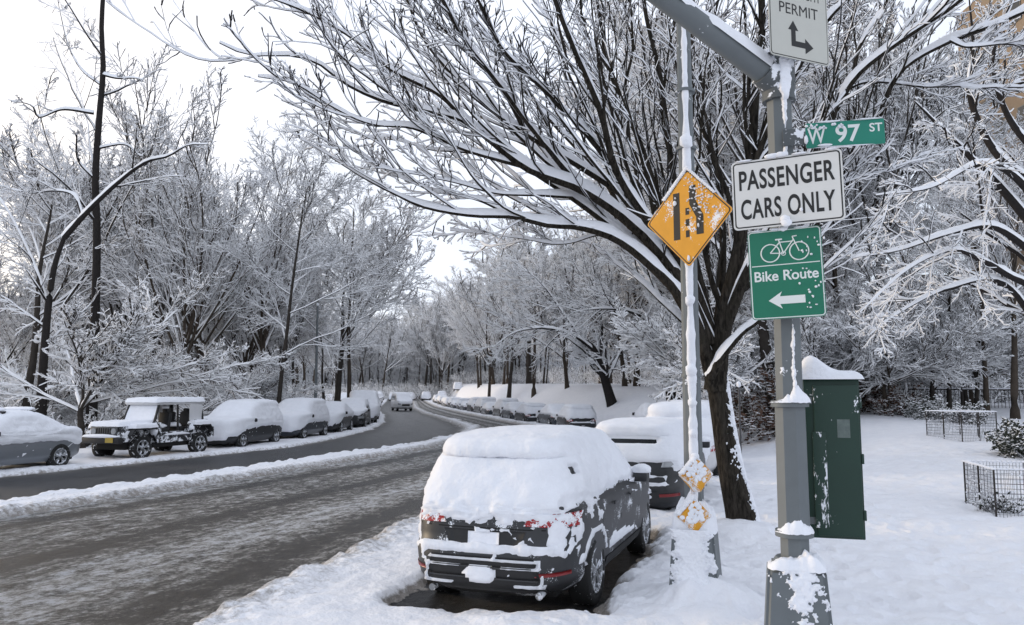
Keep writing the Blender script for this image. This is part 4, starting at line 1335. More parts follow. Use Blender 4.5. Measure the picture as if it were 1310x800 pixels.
# ---- tree kinds used for the woodland
def tree_proto(seed, style, H=15.0, trunk_r=.16, dens=1.3, brown=False, sw=.019, shh=.030):
    rng = np.random.default_rng(seed)
    K = 16
    z = np.linspace(0, 1, K)
    lean = rng.normal(0, .035, 2)
    ftop = {'vase': .30, 'tall': .95, 'spread': .22, 'round': .6}[style]
    wig = np.stack([fbm(z * 3 + seed, 0, 0, seed, 2), fbm(z * 3, seed, 0, seed + 1, 2), z * 0], 1) * .35 * ftop * 2
    tp = np.stack([lean[0] * z * H, lean[1] * z * H, z * H * ftop], 1) + wig * z[:, None]
    tp[0, 2] = -.4
    trd = trunk_r * (1 - (.35 if style in ('vase', 'spread') else .8) * z) * (1 + .5 * np.exp(-z * 14))
    bark = M['bark_brown'] if brown else M['bark_wood']
    at = Acc(); limbs(at, tp[None], trd[None], 12)
    tp1, tr1 = tp[None], trd[None]
    ac = Acc()
    if style == 'vase':
        l1 = spawn(rng, tp1, tr1, 9, .75, 1.0, .50, 2.2, .62, 14, .045, .05, .75, .03)
        c = [7, 7, 6]; an = [.42, .55, .7]; lf = [.42, .42, .42]; up = [.03, .03, .05]
    elif style == 'tall':
        l1 = spawn(rng, tp1, tr1, 20, .28, 1.0, 1.05, .42, .42, 14, .02, .07, .75, .02)
        c = [7, 6, 5]; an = [.6, .7, .8]; lf = [.45, .45, .42]; up = [.01, .02, .03]
    elif style == 'spread':
        l1 = spawn(rng, tp1, tr1, 12, .70, 1.0, .95, 2.3, .55, 14, .015, .05, .75, .02)
        c = [8, 7, 5]; an = [.5, .6, .7]; lf = [.42, .40, .42]; up = [.0, .01, .03]
    else:
        l1 = spawn(rng, tp1, tr1, 15, .40, 1.0, .80, .70, .5, 14, .03, .06, .75, .02)
        c = [7, 7, 5]; an = [.55, .6, .7]; lf = [.42, .42, .42]; up = [.01, .02, .03]
    limbs(at, *l1, 6)
    caps(ac, *l1, rng, .8, .03, 1, .25)
    l2 = spawn(rng, *l1, int(c[0] * dens), .15, .98, an[0], lf[0], .42, 9, up[0], .10, .7, .010)
    twigs(ac, *l2, sw * 1.4, shh * 1.4, rng, (0, 1, 1, 0))
    l3 = spawn(rng, *l2, int(c[1] * dens), .12, .98, an[1], lf[1], .5, 6, up[1], .11, .6, .008)
    twigs(ac, *l3, sw * 1.15, shh * 1.15, rng, (0, 1, 1, 1))
    l4 = spawn(rng, *l3, int(c[2] * dens), .15, .98, an[2], lf[2], .6, 4, up[2], .2, .5, .006)
    twigs(ac, *l4, sw, shh, rng, (0, 1, 1, 1))
    top = max(float(l3[0][..., 2].max()), 1)
    s = H / top
    tm = at.mesh('trunk', [bark]); cm = ac.mesh('crown', [bark, M['snow_twig']])
    for me in (tm, cm):
        co = np.zeros(len(me.vertices) * 3, dtype=np.float32); me.vertices.foreach_get('co', co); co *= s
        me.vertices.foreach_set('co', co); me.update()
    return tm, cm
PROTO = {
    'vase1': tree_proto(1, 'vase', 16), 'vase2': tree_proto(2, 'vase', 15, brown=True),
    'tall1': tree_proto(3, 'tall', 18), 'tall2': tree_proto(4, 'tall', 16, brown=True),
    'round1': tree_proto(5, 'round', 14), 'round2': tree_proto(6, 'round', 14, brown=True),
    'spread1': tree_proto(7, 'spread', 8, .10), 'spread2': tree_proto(8, 'spread', 9, .10, brown=True)}
PH = {'vase1': 16, 'vase2': 15, 'tall1': 18, 'tall2': 16, 'round1': 14, 'round2': 14, 'spread1': 8, 'spread2': 9}
def plant(kind, x, y, h, rz, label, group=None, name='bare_tree', lean=(0, 0), wide=1.0):
    root = thing(name, (x, y, bz(x, y)), label, 'tree', group, rz)
    s = h / PH[kind]
    root.scale = (s * wide, s * wide, s)
    root.rotation_euler = (lean[0], lean[1], rz)
    link('trunk', PROTO[kind][0], root); link('crown', PROTO[kind][1], root)
    return root
def at_px(x, y, Y):   # world x for a pixel column at depth Y
    return float(P(x, y, Y).x)

# trees one can tell apart (photo column, depth, kind, height, label)
named = [
    (107, 535, 31, 'spread1', 7.6, 'small spreading tree behind the gap between silver sedan and off-roader', 1.15),
    (195, 520, 44, 'vase1', 21.5, 'tall fan-shaped many-stemmed tree rising behind the off-roader', 1.0),
    (262, 520, 50, 'vase2', 20.5, 'fan-shaped tree rising behind the first snow-mounded SUV, right of the taller fan', 1.0),
    (352, 530, 39, 'tall1', 16.5, 'dark thick-trunked tree behind the first snow-mounded SUV left of the road', 1.0),
    (240, 520, 38, 'spread2', 5.2, 'low bushy snow-loaded tree just behind the off-roader tail', 1.1),
    (318, 520, 43, 'spread1', 5.0, 'low snow-loaded tree between the off-roader and the thick dark trunk', 1.1),
    (448, 510, 58, 'tall2', 18.5, 'dark upright tree behind the left row just before the big snow mound', 1.0),
    (430, 510, 64, 'round1', 19, 'round-crowned tree left of the bend behind the lamp post', 1.0),
    (625, 505, 98, 'vase2', 21, 'forked tree at the far bend beside the road, leftmost past the white car', 1.0),
    (650, 510, 92, 'round1', 19, 'dark straight tree second from the left beyond the far right row', 1.0),
    (683, 514, 84, 'round2', 17.5, 'tree with a short dark trunk third beyond the far right row', 1.0),
    (726, 518, 76, 'spread2', 14, 'slim tree on the snowy slope, middle of the lawn row', 1.0),
    (800, 520, 68, 'round2', 16, 'pale brown trunked tree on the snowy slope between two leaning trees', 1.0),
    (887, 520, 60, 'tall2', 16, 'thin tree seen just behind the light pole on the slope', 1.0),
    (1123, 500, 36, 'round1', 19, 'dark tree behind the green cabinet at the hedge', .9),
    (1213, 512, 33, 'tall1', 15, 'slim dark tree before the black fence, third from the frame edge', .8),
    (1262, 520, 31, 'tall2', 13.5, 'upright tree before the black fence, second from the frame edge', .8),
    (1298, 525, 29, 'round2', 12, 'tree before the black fence closest to the frame edge', .9),
    (975, 510, 45, 'spread2', 7.5, 'brownish small tree seen between the two poles', 1.0),
    (1060, 505, 40, 'round2', 19, 'mid-height tree behind the route sign pole', 1.0),
]
rnd = random.Random(7)
for (px, py, Yd, kind, h, label, wd) in named:
    plant(kind, at_px(px, py, Yd), Yd, h, rnd.uniform(0, 6.28), label, wide=wd)

def custom_tree(label, trunk, lim, depth, r0, seed, n2=7, up=.02, sw=.015, shh=.028, bark='bark', lfs=(.4, .45, .45)):
    """tree drawn from its own trunk and limb lines (photo columns/rows at a real depth)"""
    rng = np.random.default_rng(seed)
    bx = P(*trunk[0], depth); b = Vector((bx.x, depth, bz(bx.x, depth)))
    root = thing('bare_tree', b, label, 'tree')
    o = np.array(b)
    K = 24
    def line(pix, d0, d1, ra, rb):
        n = len(pix)
        return resample([np.array(P(x, y, d0 + (d1 - d0) * i / (n - 1))) - o for i, (x, y) in enumerate(pix)], [ra + (rb - ra) * i / (n - 1) for i in range(n)], K)
    p, r = line(trunk, depth, depth, r0, r0 * .45)
    p[0, 2] = -.5
    r = r * (1 + .35 * np.exp(-np.linspace(0, 1, K) * 12))
    at, ac = Acc(), Acc()
    PP, RR = [p], [r]
    for pix, d1, ra, rb in lim:
        q = line(pix, depth, depth + d1, ra, rb * .35); PP.append(q[0]); RR.append(q[1])
    PP, RR = np.array(PP), np.array(RR)
    limbs(at, PP, RR, 10)
    caps(ac, PP[1:], RR[1:], rng, .9, .04, 1, .15)
    l2 = spawn(rng, PP, RR, n2, .3, .98, .75, lfs[0], .45, 9, up, .10, .7, .014)
    twigs(ac, *l2, sw * 1.5, shh * 1.5, rng)
    l3 = spawn(rng, *l2, 7, .15, .98, .7, lfs[1], .5, 6, up, .13, .6, .008)
    twigs(ac, *l3, sw * 1.1, shh * 1.1, rng, (0, 1, 1, 1))
    l4 = spawn(rng, *l3, 6, .15, .98, .75, lfs[2], .6, 4, up, .18, .5, .006)
    twigs(ac, *l4, sw, shh, rng, (0, 1, 1, 1))
    link('trunk', at.mesh('trunk', [M[bark]]), root)
    link('crown', ac.mesh('crown', [M[bark], M['snow_twig']]), root)
    return root
custom_tree('tall gaunt tree at left with a broken stub and dark upright top', [(118, 520), (122, 400), (124, 300), (122, 230), (127, 150), (132, 90), (130, 30), (136, -60)],
            [([(128, 108), (105, 90), (88, 60), (78, 20), (70, -20)], 1, .06, .025), ([(130, 95), (150, 100), (170, 100), (184, 102)], -.5, .08, .02), ([(120, 145), (80, 140), (50, 150), (40, 135), (10, 128)], -2, .08, .03),
             ([(122, 230), (100, 205), (98, 175), (97, 170)], -1, .07, .03), ([(124, 190), (160, 185), (182, 200), (180, 160)], 1, .06, .03)], 36, .20, 5, n2=6, lfs=(.22, .4, .45))
custom_tree('old leaning tree with one long dark snow-topped limb reaching right, far left', [(52, 530), (56, 460), (62, 390), (70, 340), (82, 304)],
            [([(82, 304), (108, 275), (135, 248), (165, 222), (190, 206), (215, 200), (240, 186), (266, 185)], -2.0, .13, .045), ([(62, 390), (40, 330), (10, 270), (-20, 230)], 1, .08, .03), ([(105, 275), (95, 250), (70, 244), (40, 247), (5, 240)], 1, .08, .03)], 33, .19, 6, n2=5, lfs=(.3, .4, .45))
custom_tree('tree leaning left with a plume of snowy branches, right of the road', [(785, 524), (775, 490), (767, 465), (758, 445), (740, 432)],
            [([(760, 448), (735, 430), (700, 420), (660, 425), (630, 445)], -2, .16, .05), ([(767, 465), (770, 420), (760, 370), (740, 320)], 1, .13, .05), ([(775, 490), (800, 440), (830, 400), (850, 350)], 2, .12, .05), ([(745, 435), (720, 400), (690, 360), (650, 330)], 1, .12, .04)], 58, .38, 15, n2=12, sw=.02, shh=.04, lfs=(.5, .5, .5))
custom_tree('thick-trunked tree leaning left beside the street tree on the slope', [(862, 530), (858, 500), (852, 470), (846, 440), (838, 420)],
            [([(840, 425), (810, 400), (770, 395), (730, 400)], -2, .16, .04), ([(846, 440), (850, 390), (830, 340), (800, 290)], 1, .15, .05), ([(852, 470), (880, 420), (900, 370), (940, 330)], 2, .14, .05)], 46, .36, 16, n2=12, sw=.018, shh=.036, lfs=(.5, .5, .5))
# snow-loaded boughs of a tree standing right of the frame
custom_tree('tree at the right frame edge whose long snowy boughs droop across the building', [(1345, 560), (1340, 480), (1330, 400), (1325, 300), (1330, 200)],
            [([(1330, 370), (1290, 352), (1250, 330), (1215, 320), (1160, 345), (1100, 400)], -3, .10, .02), ([(1330, 300), (1280, 240), (1240, 200), (1200, 160), (1170, 130)], -2, .12, .03), ([(1330, 330), (1270, 290), (1210, 300), (1150, 320), (1090, 330)], -3, .10, .02),
             ([(1325, 240), (1270, 190), (1240, 120), (1245, 60), (1240, 0)], 1, .12, .05), ([(1330, 420), (1280, 360), (1210, 370), (1150, 400), (1110, 430)], -2, .08, .02), ([(1330, 260), (1290, 220), (1250, 210), (1190, 240), (1120, 250)], -4, .10, .02),
             ([(1330, 200), (1290, 150), (1270, 80), (1290, 10)], 0, .10, .05)], 19, .22, 17, n2=6, up=-.01, sw=.012, shh=.022, lfs=(.30, .40, .42))

# the woods behind: every tree on its own, look-alikes share a label
kinds = ['vase1', 'tall1', 'round1', 'vase2', 'round2', 'tall2']
def scatter(n, fx, fy, hh, label, group, kk=kinds, seed=0, test=None, wide=1.0):
    r = random.Random(seed)
    k = 0
    while k < n:
        y = fy[0] + (fy[1] - fy[0]) * r.random()
        a = r.uniform(*fx)
        x = a * y
        if test and not test(x, y): continue
        plant(r.choice(kk), x, y, r.uniform(*hh), r.uniform(0, 6.28), label, group, wide=wide)
        k += 1
leftok = lambda x, y: x < XL(y) - 6
scatter(50, (-.74, -.15), (38, 120), (12.5, 19), 'bare snow-dusted tree in the dense wood left of the road', 'trees of the dense wood left of the road', seed=1, test=leftok)
scatter(6, (-.62, -.24), (45, 85), (18, 22), 'tall snow-dusted tree standing above the wood left of the road', 'tall trees above the wood left of the road', seed=11, test=leftok)
scatter(5, (.24, .38), (30, 46), (17, 21), 'tall snow-laced tree towering behind the signs on the right', 'tall trees behind the signs on the right', seed=12)
scatter(12, (.09, .36), (50, 85), (24, 30), 'tall snow-laced tree rising behind the street tree on the slope', 'tall trees behind the street tree', seed=13, test=lambda x, y: x > XR(y) + 7)
scatter(12, (-.75, -.27), (36, 62), (4, 6.5), 'low snow-loaded understorey tree in the wood left of the road', 'understorey trees left of the road', ['spread1', 'spread2'], 2, lambda x, y: x < XL(y) - 12)
scatter(38, (-.28, .03), (176, 225), (20, 28), 'bare snow-dusted tree in the wood closing the far end of the road', 'trees closing the far end of the road', seed=3)
scatter(50, (-.06, .42), (100, 190), (17, 25), 'bare snow-dusted tree in the wood beyond the snowy slope', 'trees of the wood beyond the snowy slope', seed=4, test=lambda x, y: x > XR(y) + 8)
scatter(22, (.20, .42), (40, 75), (12, 19), 'bare snow-dusted tree in the grove before the apartment block', 'trees of the grove before the apartment block', seed=5)
scatter(16, (.24, .66), (30, 40), (5, 8), 'low snow-loaded tree along the hedge on the right', 'low trees along the hedge on the right', ['spread1', 'spread2'], 6)

def undergrowth():
    rng = np.random.default_rng(77)
    pts = []
    while len(pts) < 5200:
        r = rng.random()
        if r < .40: y = rng.uniform(32, 120); x = rng.uniform(-.8, -.1) * y; ok = x < XL(y) - 7
        elif r < .72: y = rng.uniform(172, 225); x = rng.uniform(-.30, .10) * y; ok = True
        elif r < .9: y = rng.uniform(110, 190); x = rng.uniform(-.03, .45) * y; ok = x > XR(y) + 22
        else: y = rng.uniform(40, 60); x = rng.uniform(.36, .8) * y; ok = True
        if ok: pts.append((x, y))
    p = np.array(pts)
    z = base(p[:, 0], p[:, 1])
    P0 = np.concatenate([p, z[:, None]], 1)
    n = len(p)
    D = unit(np.stack([rng.normal(0, .5, n), rng.normal(0, .5, n), rng.uniform(.5, 1.4, n)], 1))
    far = np.clip(p[:, 1] / 60, .7, 2.6)
    st = grow(rng, P0, D, rng.uniform(1.2, 2.6, n) * (.6 + .4 * far), np.full(n, .03), 6, .02, .14)
    ac = Acc(); twigs(ac, *st, .03, .05, rng)
    s2 = spawn(rng, *st, 9, .15, 1, .8, .45, .7, 4, .0, .15); twigs(ac, *s2, .03, .045, rng, (0, 1, 1, 1))
    s3 = spawn(rng, *s2, 3, .3, 1, .8, .5, .7, 3, .0, .15); twigs(ac, *s3, .025, .035, rng)
    o = link('undergrowth', ac.mesh('undergrowth', [M['bark_wood'], M['snow_twig']]))
    tag(o, 'tangled snow-dusted undergrowth at the foot of the woods', 'undergrowth', kind='stuff')
undergrowth()
def distant_wood():
    rng = np.random.default_rng(78)
    n = 1500
    y = rng.uniform(222, 275, n); x = rng.uniform(-.75, .75, n) * y
    P0 = np.stack([x, y, base(x, y) - .3], 1)
    D = unit(np.stack([rng.normal(0, .12, n), rng.normal(0, .12, n), np.ones(n)], 1))
    st = grow(rng, P0, D, rng.uniform(12, 22, n), rng.uniform(.15, .3, n), 8, .0, .05)
    ac = Acc(); twigs(ac, *st, .08, .1, rng)
    s2 = spawn(rng, *st, 14, .05, 1, .8, .35, .5, 5, .05, .12); twigs(ac, *s2, .10, .12, rng, (0, 1, 1, 1))
    s3 = spawn(rng, *s2, 6, .15, 1, .8, .45, .6, 3, .03, .15); twigs(ac, *s3, .09, .10, rng, (1, 1, 1, 1))
    o = link('distant_wood', ac.mesh('distant_wood', [M['bark_wood'], M['snow_twig']]))
    tag(o, 'far-off snow-dusted wood closing the horizon', 'wood', kind='stuff')
distant_wood()

# ------------------------------------------------------------------ poles and signs
def pole_near():
    o = P(1017, 700, 5.55); bx, by = o.x, 5.55
    z0 = .05
    root = thing('signal_pole', (bx, by, z0), 'thick grey steel pole nearest the camera with route signs and mast arm overhead', 'pole')
    mb = MB()
    mb.cone((0, 0, .0), (0, 0, 1.12), .102, .100, 8)
    mb.cone((0, 0, 1.12), (0, 0, 2.02), .112, .108, 8)
    mb.cone((0, 0, 2.02), (0, 0, 4.35), .096, .090, 8)
    mb.build('shaft', M['steel'], root, True, 30)
    rot = R(28)
    mb = MB()
    bmesh.ops.create_cone(mb.bm, segments=4, radius1=.345, radius2=.262, depth=.80, matrix=Matrix.Translation((0, 0, .52)) @ Matrix.Rotation(rot, 4, 'Z'), cap_ends=True)
    bmesh.ops.bevel(mb.bm, geom=list(mb.bm.edges), offset=.03, segments=3, affect='EDGES')
    mb.cone((0, 0, .91), (0, 0, .97), .17, .13, 16)
    mb.build('transformer_base', M['steel'], root, True)
    mb = MB()
    for z in (1.13, 2.02): mb.cone((0, 0, z - .022), (0, 0, z + .022), .128, .128, 24)
    mb.build('clamp_band', M['steel'], root, True)
    mb = MB()
    mb.cone((0, 0, 4.22), (0, 0, 4.52), .118, .118, 16); mb.cone((0, 0, 4.52), (0, 0, 4.56), .13, .10, 16)
    mb.build('pole_cap', M['steel_snowy'], root, True)
    heap('base_snow', .09, .190, .92, .10, root, 3, -1.3, 1.7, 5, rot + R(45))
    heap('ledge_snow', .10, .130, 1.152, .07, root, 5, -1.5, 1.3, 2)
    heap('ledge_snow', .09, .140, 2.042, .09, root, 8, -1.15, 1.0, 2)
    heap('ledge_snow', .0, .150, 4.56, .09, root, 9, -1.2, 2.5, 2)
    # wind-plastered flecks on the shaft and the foot
    zs = np.linspace(.92, 4.52, 760)
    ws = np.where(zs < 1.12, .101, np.where(zs < 2.02, .111, .097 - (zs - 2.02) * .0026)) + np.where(zs > 4.22, .024, 0)
    V, Nn = column_grid(zs, ws, 120)
    n1, n2, n3 = crumbs(V, 1.0, 4)
    ang = np.arctan2(V[..., 1], V[..., 0]); dz = V[..., 2]
    band = np.exp(-((ang + 1.52 + .15 * n1) / .24) ** 2)
    lv = np.interp(zs, [.9, 1.15, 1.5, 1.9, 2.1, 2.2, 2.6, 2.8, 3.3, 3.6, 4.0, 4.2, 4.5], [.3, .3, .36, .3, .95, .75, .70, .5, .3, .75, .8, .9, 1.15])[:, None]
    m = band * lv + .42 * n1 + .38 * n2 + .12 * n3
    wide = sstep(4.15, 4.3, dz) * np.exp(-((ang + 1.5) / .9) ** 2) * .6
    m = m + wide
    t = -.012 + .034 * sstep(.50, .85, m) + .006 * n3 * (m > .5)
    clad('plastered_snow', V, Nn, t, root)
    zs = np.linspace(.10, .91, 170)
    wz = np.interp(zs, [.12, .92], [.345, .262]) / math.sqrt(2)
    V, Nn = column_grid(zs, wz, 300, 14, rot + R(45))
    n1, n2, n3 = crumbs(V, 1.0, 14)
    ang = np.arctan2(V[..., 1], V[..., 0])
    band = np.exp(-((ang + 1.75) / .75) ** 2) * (.5 + .35 * sstep(.2, .7, V[..., 2]) - .0) + sstep(.20, .06, V[..., 2]) * .5 + sstep(.74, .84, V[..., 2]) * .3
    m = band * .85 + .35 * n1 + .6 * n2 + .3 * n3
    t = -.010 + .024 * sstep(.50, .85, m) + .007 * n3 * (m > .5)
    clad('foot_snow', V, Nn, t, root)
    # mast arm
    A = Vector((0, 0, 4.36)); B = P(850, -2, 5.15) - root.location
    d = (B - A); C = A + d * 3.4
    mb = MB(); mb.cone(A, C, .088, .060, 12); arm = mb.build('mast_arm', M['steel'], root, True, 40)
    n = 90
    Pp = np.array([np.array(A + (C - A) * (t)) for t in np.linspace(.03, 1, n)])[None]
    Rr = np.linspace(.088, .060, n)[None]
    ac = Acc(); caps(ac, Pp, Rr, None, .75, .022, 0, .1)
    link('arm_snow', ac.mesh('arm_snow', [M['snow_limb']]), arm)
    mb = MB(); mb.cone(A + Vector((0, 0, -.02)) - d.normalized() * .05, A + d.normalized() * .16, .115, .105, 16); mb.build('arm_flange', M['steel_snowy'], root, True)
    return root
near = pole_near()

def quad_frame(c):
    """c: four world corners tl, tr, br, bl -> origin at centre with axes"""
    tl, tr_, br, bl = [Vector(q) for q in c]
    cen = (tl + tr_ + br + bl) / 4
    ux = ((tr_ - tl) + (br - bl)) / 2
    w = ux.length; ux.normalize()
    uz = ((tl - bl) + (tr_ - br)) / 2
    h = uz.length
    uz = (uz - ux * uz.dot(ux)).normalized()
    nrm = ux.cross(uz)      # points away from viewer side? fixed below
    if nrm.dot(Vector((0, 0, CAM_H)) - cen) < 0: nrm = -nrm
    return cen, ux, uz, nrm, w, h
def text_mesh(s, size, bold=.0, align='CENTER', xs=1.0, sp=1.0):
    cu = bpy.data.curves.new('txt', 'FONT')
    cu.body = s; cu.size = size; cu.align_x = align; cu.align_y = 'CENTER'; cu.extrude = .0008; cu.offset = bold; cu.space_character = sp
    ob = bpy.data.objects.new('txt', cu); COL.objects.link(ob)
    dg = bpy.context.evaluated_depsgraph_get()
    me = bpy.data.meshes.new_from_object(ob.evaluated_get(dg), depsgraph=dg)
    bpy.data.objects.remove(ob); bpy.data.curves.remove(cu)
    co = np.zeros(len(me.vertices) * 3, dtype=np.float32); me.vertices.foreach_get('co', co)
    co = co.reshape(-1, 3); co[:, 0] *= xs
    me.vertices.foreach_set('co', co.ravel()); me.update()
    return me, co
class Sign:
    def __init__(s, corners, name, label, shape='rect', border=None, face='sign_white', edge=None, cat='sign', rad=.02, bw=.012, inset=.008, off=.0):
        s.cen, s.ux, s.uz, s.n, s.w, s.h = quad_frame(corners)
        s.cen = s.cen + s.n * off
        s.root = thing(name, s.cen, label, cat)
        # local frame: x = ux, y = uz, z = normal
        rot = Matrix((s.ux, s.uz, s.ux.cross(s.uz))).transposed()
        s.flip = 1 if s.ux.cross(s.uz).dot(s.n) > 0 else -1
        s.root.rotation_euler = rot.to_euler()
        s.name = name
        w, h = s.w / 2, s.h / 2
        if shape == 'rect':
            s.panel('plate', w, h, rad, -.004, .0, M['sign_back'])
            s.panel('face', w - .001, h - .001, rad, .0, .0015, M[edge or face], s.root)
            if border:
                s.panel('border', w - inset, h - inset, rad * .8, .0015, .0025, M[border])
                s.panel('field', w - inset - bw, h - inset - bw, rad * .6, .0025, .0035, M[face])
    def outline(s, w, h, r):
        pts = []
        for cx, cy, a0 in ((w - r, h - r, 0), (-w + r, h - r, 90), (-w + r, -h + r, 180), (w - r, -h + r, 270)):
            for k in range(6):
                a = R(a0 + 18 * k); pts.append((cx + r * math.cos(a), cy + r * math.sin(a)))
        return pts
    def prism(s, name, pts, z0, z1, mat, parent=None, smooth=False):
        mb = MB()
        lo = [(x, y, s.flip * z0) for x, y in pts]
        vs_ = [mb.bm.verts.new(p) for p in lo]; f = mb.bm.faces.new(vs_)
        r = bmesh.ops.extrude_face_region(mb.bm, geom=[f])
        for v in r['geom']:
            if isinstance(v, bmesh.types.BMVert): v.co.z = s.flip * z1
        return mb.build(name, mat, parent or s.root, smooth)
    def panel(s, name, w, h, r, z0, z1, mat, parent=None):
        return s.prism(name, s.outline(w, h, r), z0, z1, mat, parent)
    def text(s, t, x, y, hgt, wid, mat, name='lettering', z=.0045, bold=.0, sp=1.0):
        me, co = text_mesh(t, 1.0, bold, 'CENTER', 1.0, sp)
        mn, mx = co.min(0), co.max(0)
        sx, sy = wid / (mx[0] - mn[0]), hgt / (mx[1] - mn[1])
        co = co.copy()
        co[:, 0] = (co[:, 0] - (mn[0] + mx[0]) / 2) * sx + x
        co[:, 1] = (co[:, 1] - (mn[1] + mx[1]) / 2) * sy + y
        co[:, 2] = s.flip * (z + co[:, 2] * .3)
        me.vertices.foreach_set('co', co.ravel()); me.update()
        me.materials.append(M[mat])
        return link(name, me, s.root)
    def snow(s, name, items, z=.012):
        mb = MB()
        for k, (x, y, a, b) in enumerate(items): mb.blob((x, y, s.flip * z), (a, b, .012), 2, .25, k)
        return mb.build(name, M['snow_car'], s.root, True, 80)

def passenger_sign():
    c = [P(936, 208, 5.46), P(1079, 190, 5.14), P(1080, 280, 5.14), P(938, 297, 5.46)]
    s = Sign(c, 'traffic_sign', 'white rectangular sign reading PASSENGER CARS ONLY, above the green sign', face='sign_white', border='sign_black', rad=.03, bw=.009, inset=.012)
    s.text('PASSENGER', 0, .105, .145, .63, 'sign_black', bold=.022, sp=1.08)
    s.text('CARS ONLY', 0, -.105, .145, .62, 'sign_black', bold=.022, sp=1.08)
    w, h = s.w / 2, s.h / 2
    s.snow('sign_snow', [(-.09, h + .008, .05, .018), (-.02, h + .01, .04, .02), (.3, h, .04, .008), (-.28, h, .06, .007), (.1, h, .05, .007), (-.02, -h + .05, .03, .025), (-.01, -h + .02, .035, .03), (.09, -h + .1, .012, .012)])
    mb = MB(); mb.box((0, .1, -s.flip * .03), (.3, .03, .05)); mb.box((0, -.12, -s.flip * .03), (.3, .03, .05)); mb.build('bracket', M['steel'], s.root)
passenger_sign()
def bike_sign():
    c = [P(958, 297, 5.45), P(1054, 288, 5.25), P(1054, 404, 5.25), P(960, 411, 5.45)]
    s = Sign(c, 'traffic_sign', 'green Bike Route sign with a bicycle and left arrow, below the white sign', face='sign_green', border='letter_white', edge='sign_green', rad=.03, bw=.007, inset=.006)
    w, h = s.w / 2, s.h / 2
    # bicycle emblem in thin tubes
    mb = MB()
    f = s.flip
    def seg(pts, r=.0042):
        for a, b in zip(pts[:-1], pts[1:]):
            mb.cone((*a, f * .005), (*b, f * .005), r, r, 6)
    def ring(cx, cy, rr, r=.0046):
        n = 32
        seg([(cx + rr * math.cos(2 * math.pi * k / n), cy + rr * math.sin(2 * math.pi * k / n)) for k in range(n + 1)], r)
    y0 = .148
    W1, W2 = (-.095, y0), (.095, y0)
    ring(*W1, .062); ring(*W2, .062)
    bb = (-.008, y0 - .008); st = (-.035, y0 + .088); hd = (.062, y0 + .085)
    seg([W1, bb, hd]); seg([W1, (-.030, y0 + .072), bb]); seg([(-.030, y0 + .072), (.058, y0 + .072)]); seg([W2, hd, (.055, y0 + .105), (.085, y0 + .108)]); seg([(-.058, y0 + .092), (-.012, y0 + .092)], .006)
    seg([(-.030, y0 + .072), st]); ring(*bb, .014, .003)
    mb.build('bicycle_emblem', M['letter_white'], s.root)
    s.prism('divider', [(-w + .02, .060), (w - .02, .060), (w - .02, .066), (-w + .02, .066)], .0035, .0048, M['letter_white'])
    s.text('Bike Route', 0, -.012, .072, .42, 'letter_white', bold=.018)
    ar = [(-.125, -.185), (-.035, -.125), (-.05, -.158), (.115, -.158), (.115, -.212), (-.05, -.212), (-.035, -.245)]
    s.prism('arrow', ar, .0035, .005, M['letter_white'])
    rng = random.Random(5)
    it = [(rng.gauss(.16, .04), rng.uniform(-.25, .25), .004 + .005 * rng.random(), .004 + .005 * rng.random()) for _ in range(34)]
    it += [(.0, h - .0, .035, .02), (-.06, h + .002, .03, .01), (.12, h, .05, .006), (-.18, h, .05, .006)]
    s.snow('sign_snow', it, .008)
    mb = MB(); mb.box((0, .1, -f * .03), (.2, .03, .05)); mb.box((0, -.16, -f * .03), (.2, .03, .05)); mb.build('bracket', M['steel'], s.root)
bike_sign()
def permit_sign():
    # lower edge from the photograph, the sign stands upright and turned away to the right
    A, B = P(985, 68, 5.28), P(1061, 87, 5.50)
    B.z = A.z = (A.z + B.z) / 2
    up = Vector((0, 0, .92))
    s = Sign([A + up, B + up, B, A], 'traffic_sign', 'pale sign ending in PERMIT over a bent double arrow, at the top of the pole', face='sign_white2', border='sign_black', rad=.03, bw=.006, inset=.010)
    w, h = s.w / 2, s.h / 2
    s.text('PERMIT', 0, -h + .372, .080, .36, 'sign_black', bold=.0)
    s.text('WITHOUT', 0, -h + .66, .080, .38, 'sign_black', bold=.0)
    s.text('OVERNIGHT', 0, -h + .505, .080, .42, 'sign_black', bold=.0)
    y = -h
    pts = [(-.058, y + .285), (-.105, y + .215), (-.078, y + .215), (-.078, y + .095), (.05, y + .095), (.05, y + .055), (.125, y + .11), (.05, y + .168), (.05, y + .137), (-.038, y + .137), (-.038, y + .215), (-.012, y + .215)]
    s.prism('double_arrow', pts, .0035, .005, M['sign_black'])
    mb = MB(); mb.box((-.05, -h + .06, -s.flip * .06), (.16, .04, .11)); mb.build('bracket', M['steel'], s.root)
permit_sign()
def street_sign():
    c = [P(1030, 158, 5.40), P(1132, 151.5, 5.30), P(1132, 183.5, 5.30), P(1031, 191, 5.40)]
    s = Sign(c, 'street_name_sign', 'narrow green street name sign reading W 97 ST beside the pole top', face='sign_green2', rad=.012, border='sign_green2')
    s.text('W', -.19, -.005, .115, .12, 'letter_white', bold=.012)
    s.text('97', .02, .0, .125, .165, 'letter_white', bold=.02)
    s.text('ST', .205, .03, .062, .085, 'letter_white', bold=.02)
    rng = random.Random(15)
    it = [(rng.uniform(-.26, .0), s.h / 2 - .02 - abs(rng.gauss(0, .02)), .006 + .008 * rng.random(), .005 + .006 * rng.random()) for _ in range(20)]
    it += [(-.262, -.03, .014, .035), (-.1, s.h / 2, .08, .007), (.15, s.h / 2, .1, .005), (0, -s.h / 2, .2, .004), (-.14, -s.h / 2 + .015, .05, .01)]
    s.snow('sign_snow', it, .008)
    mb = MB(); mb.box((-.335, 0, -s.flip * .012), (.16, .12, .018)); mb.build('bracket', M['steel_snowy'], s.root)
street_sign()

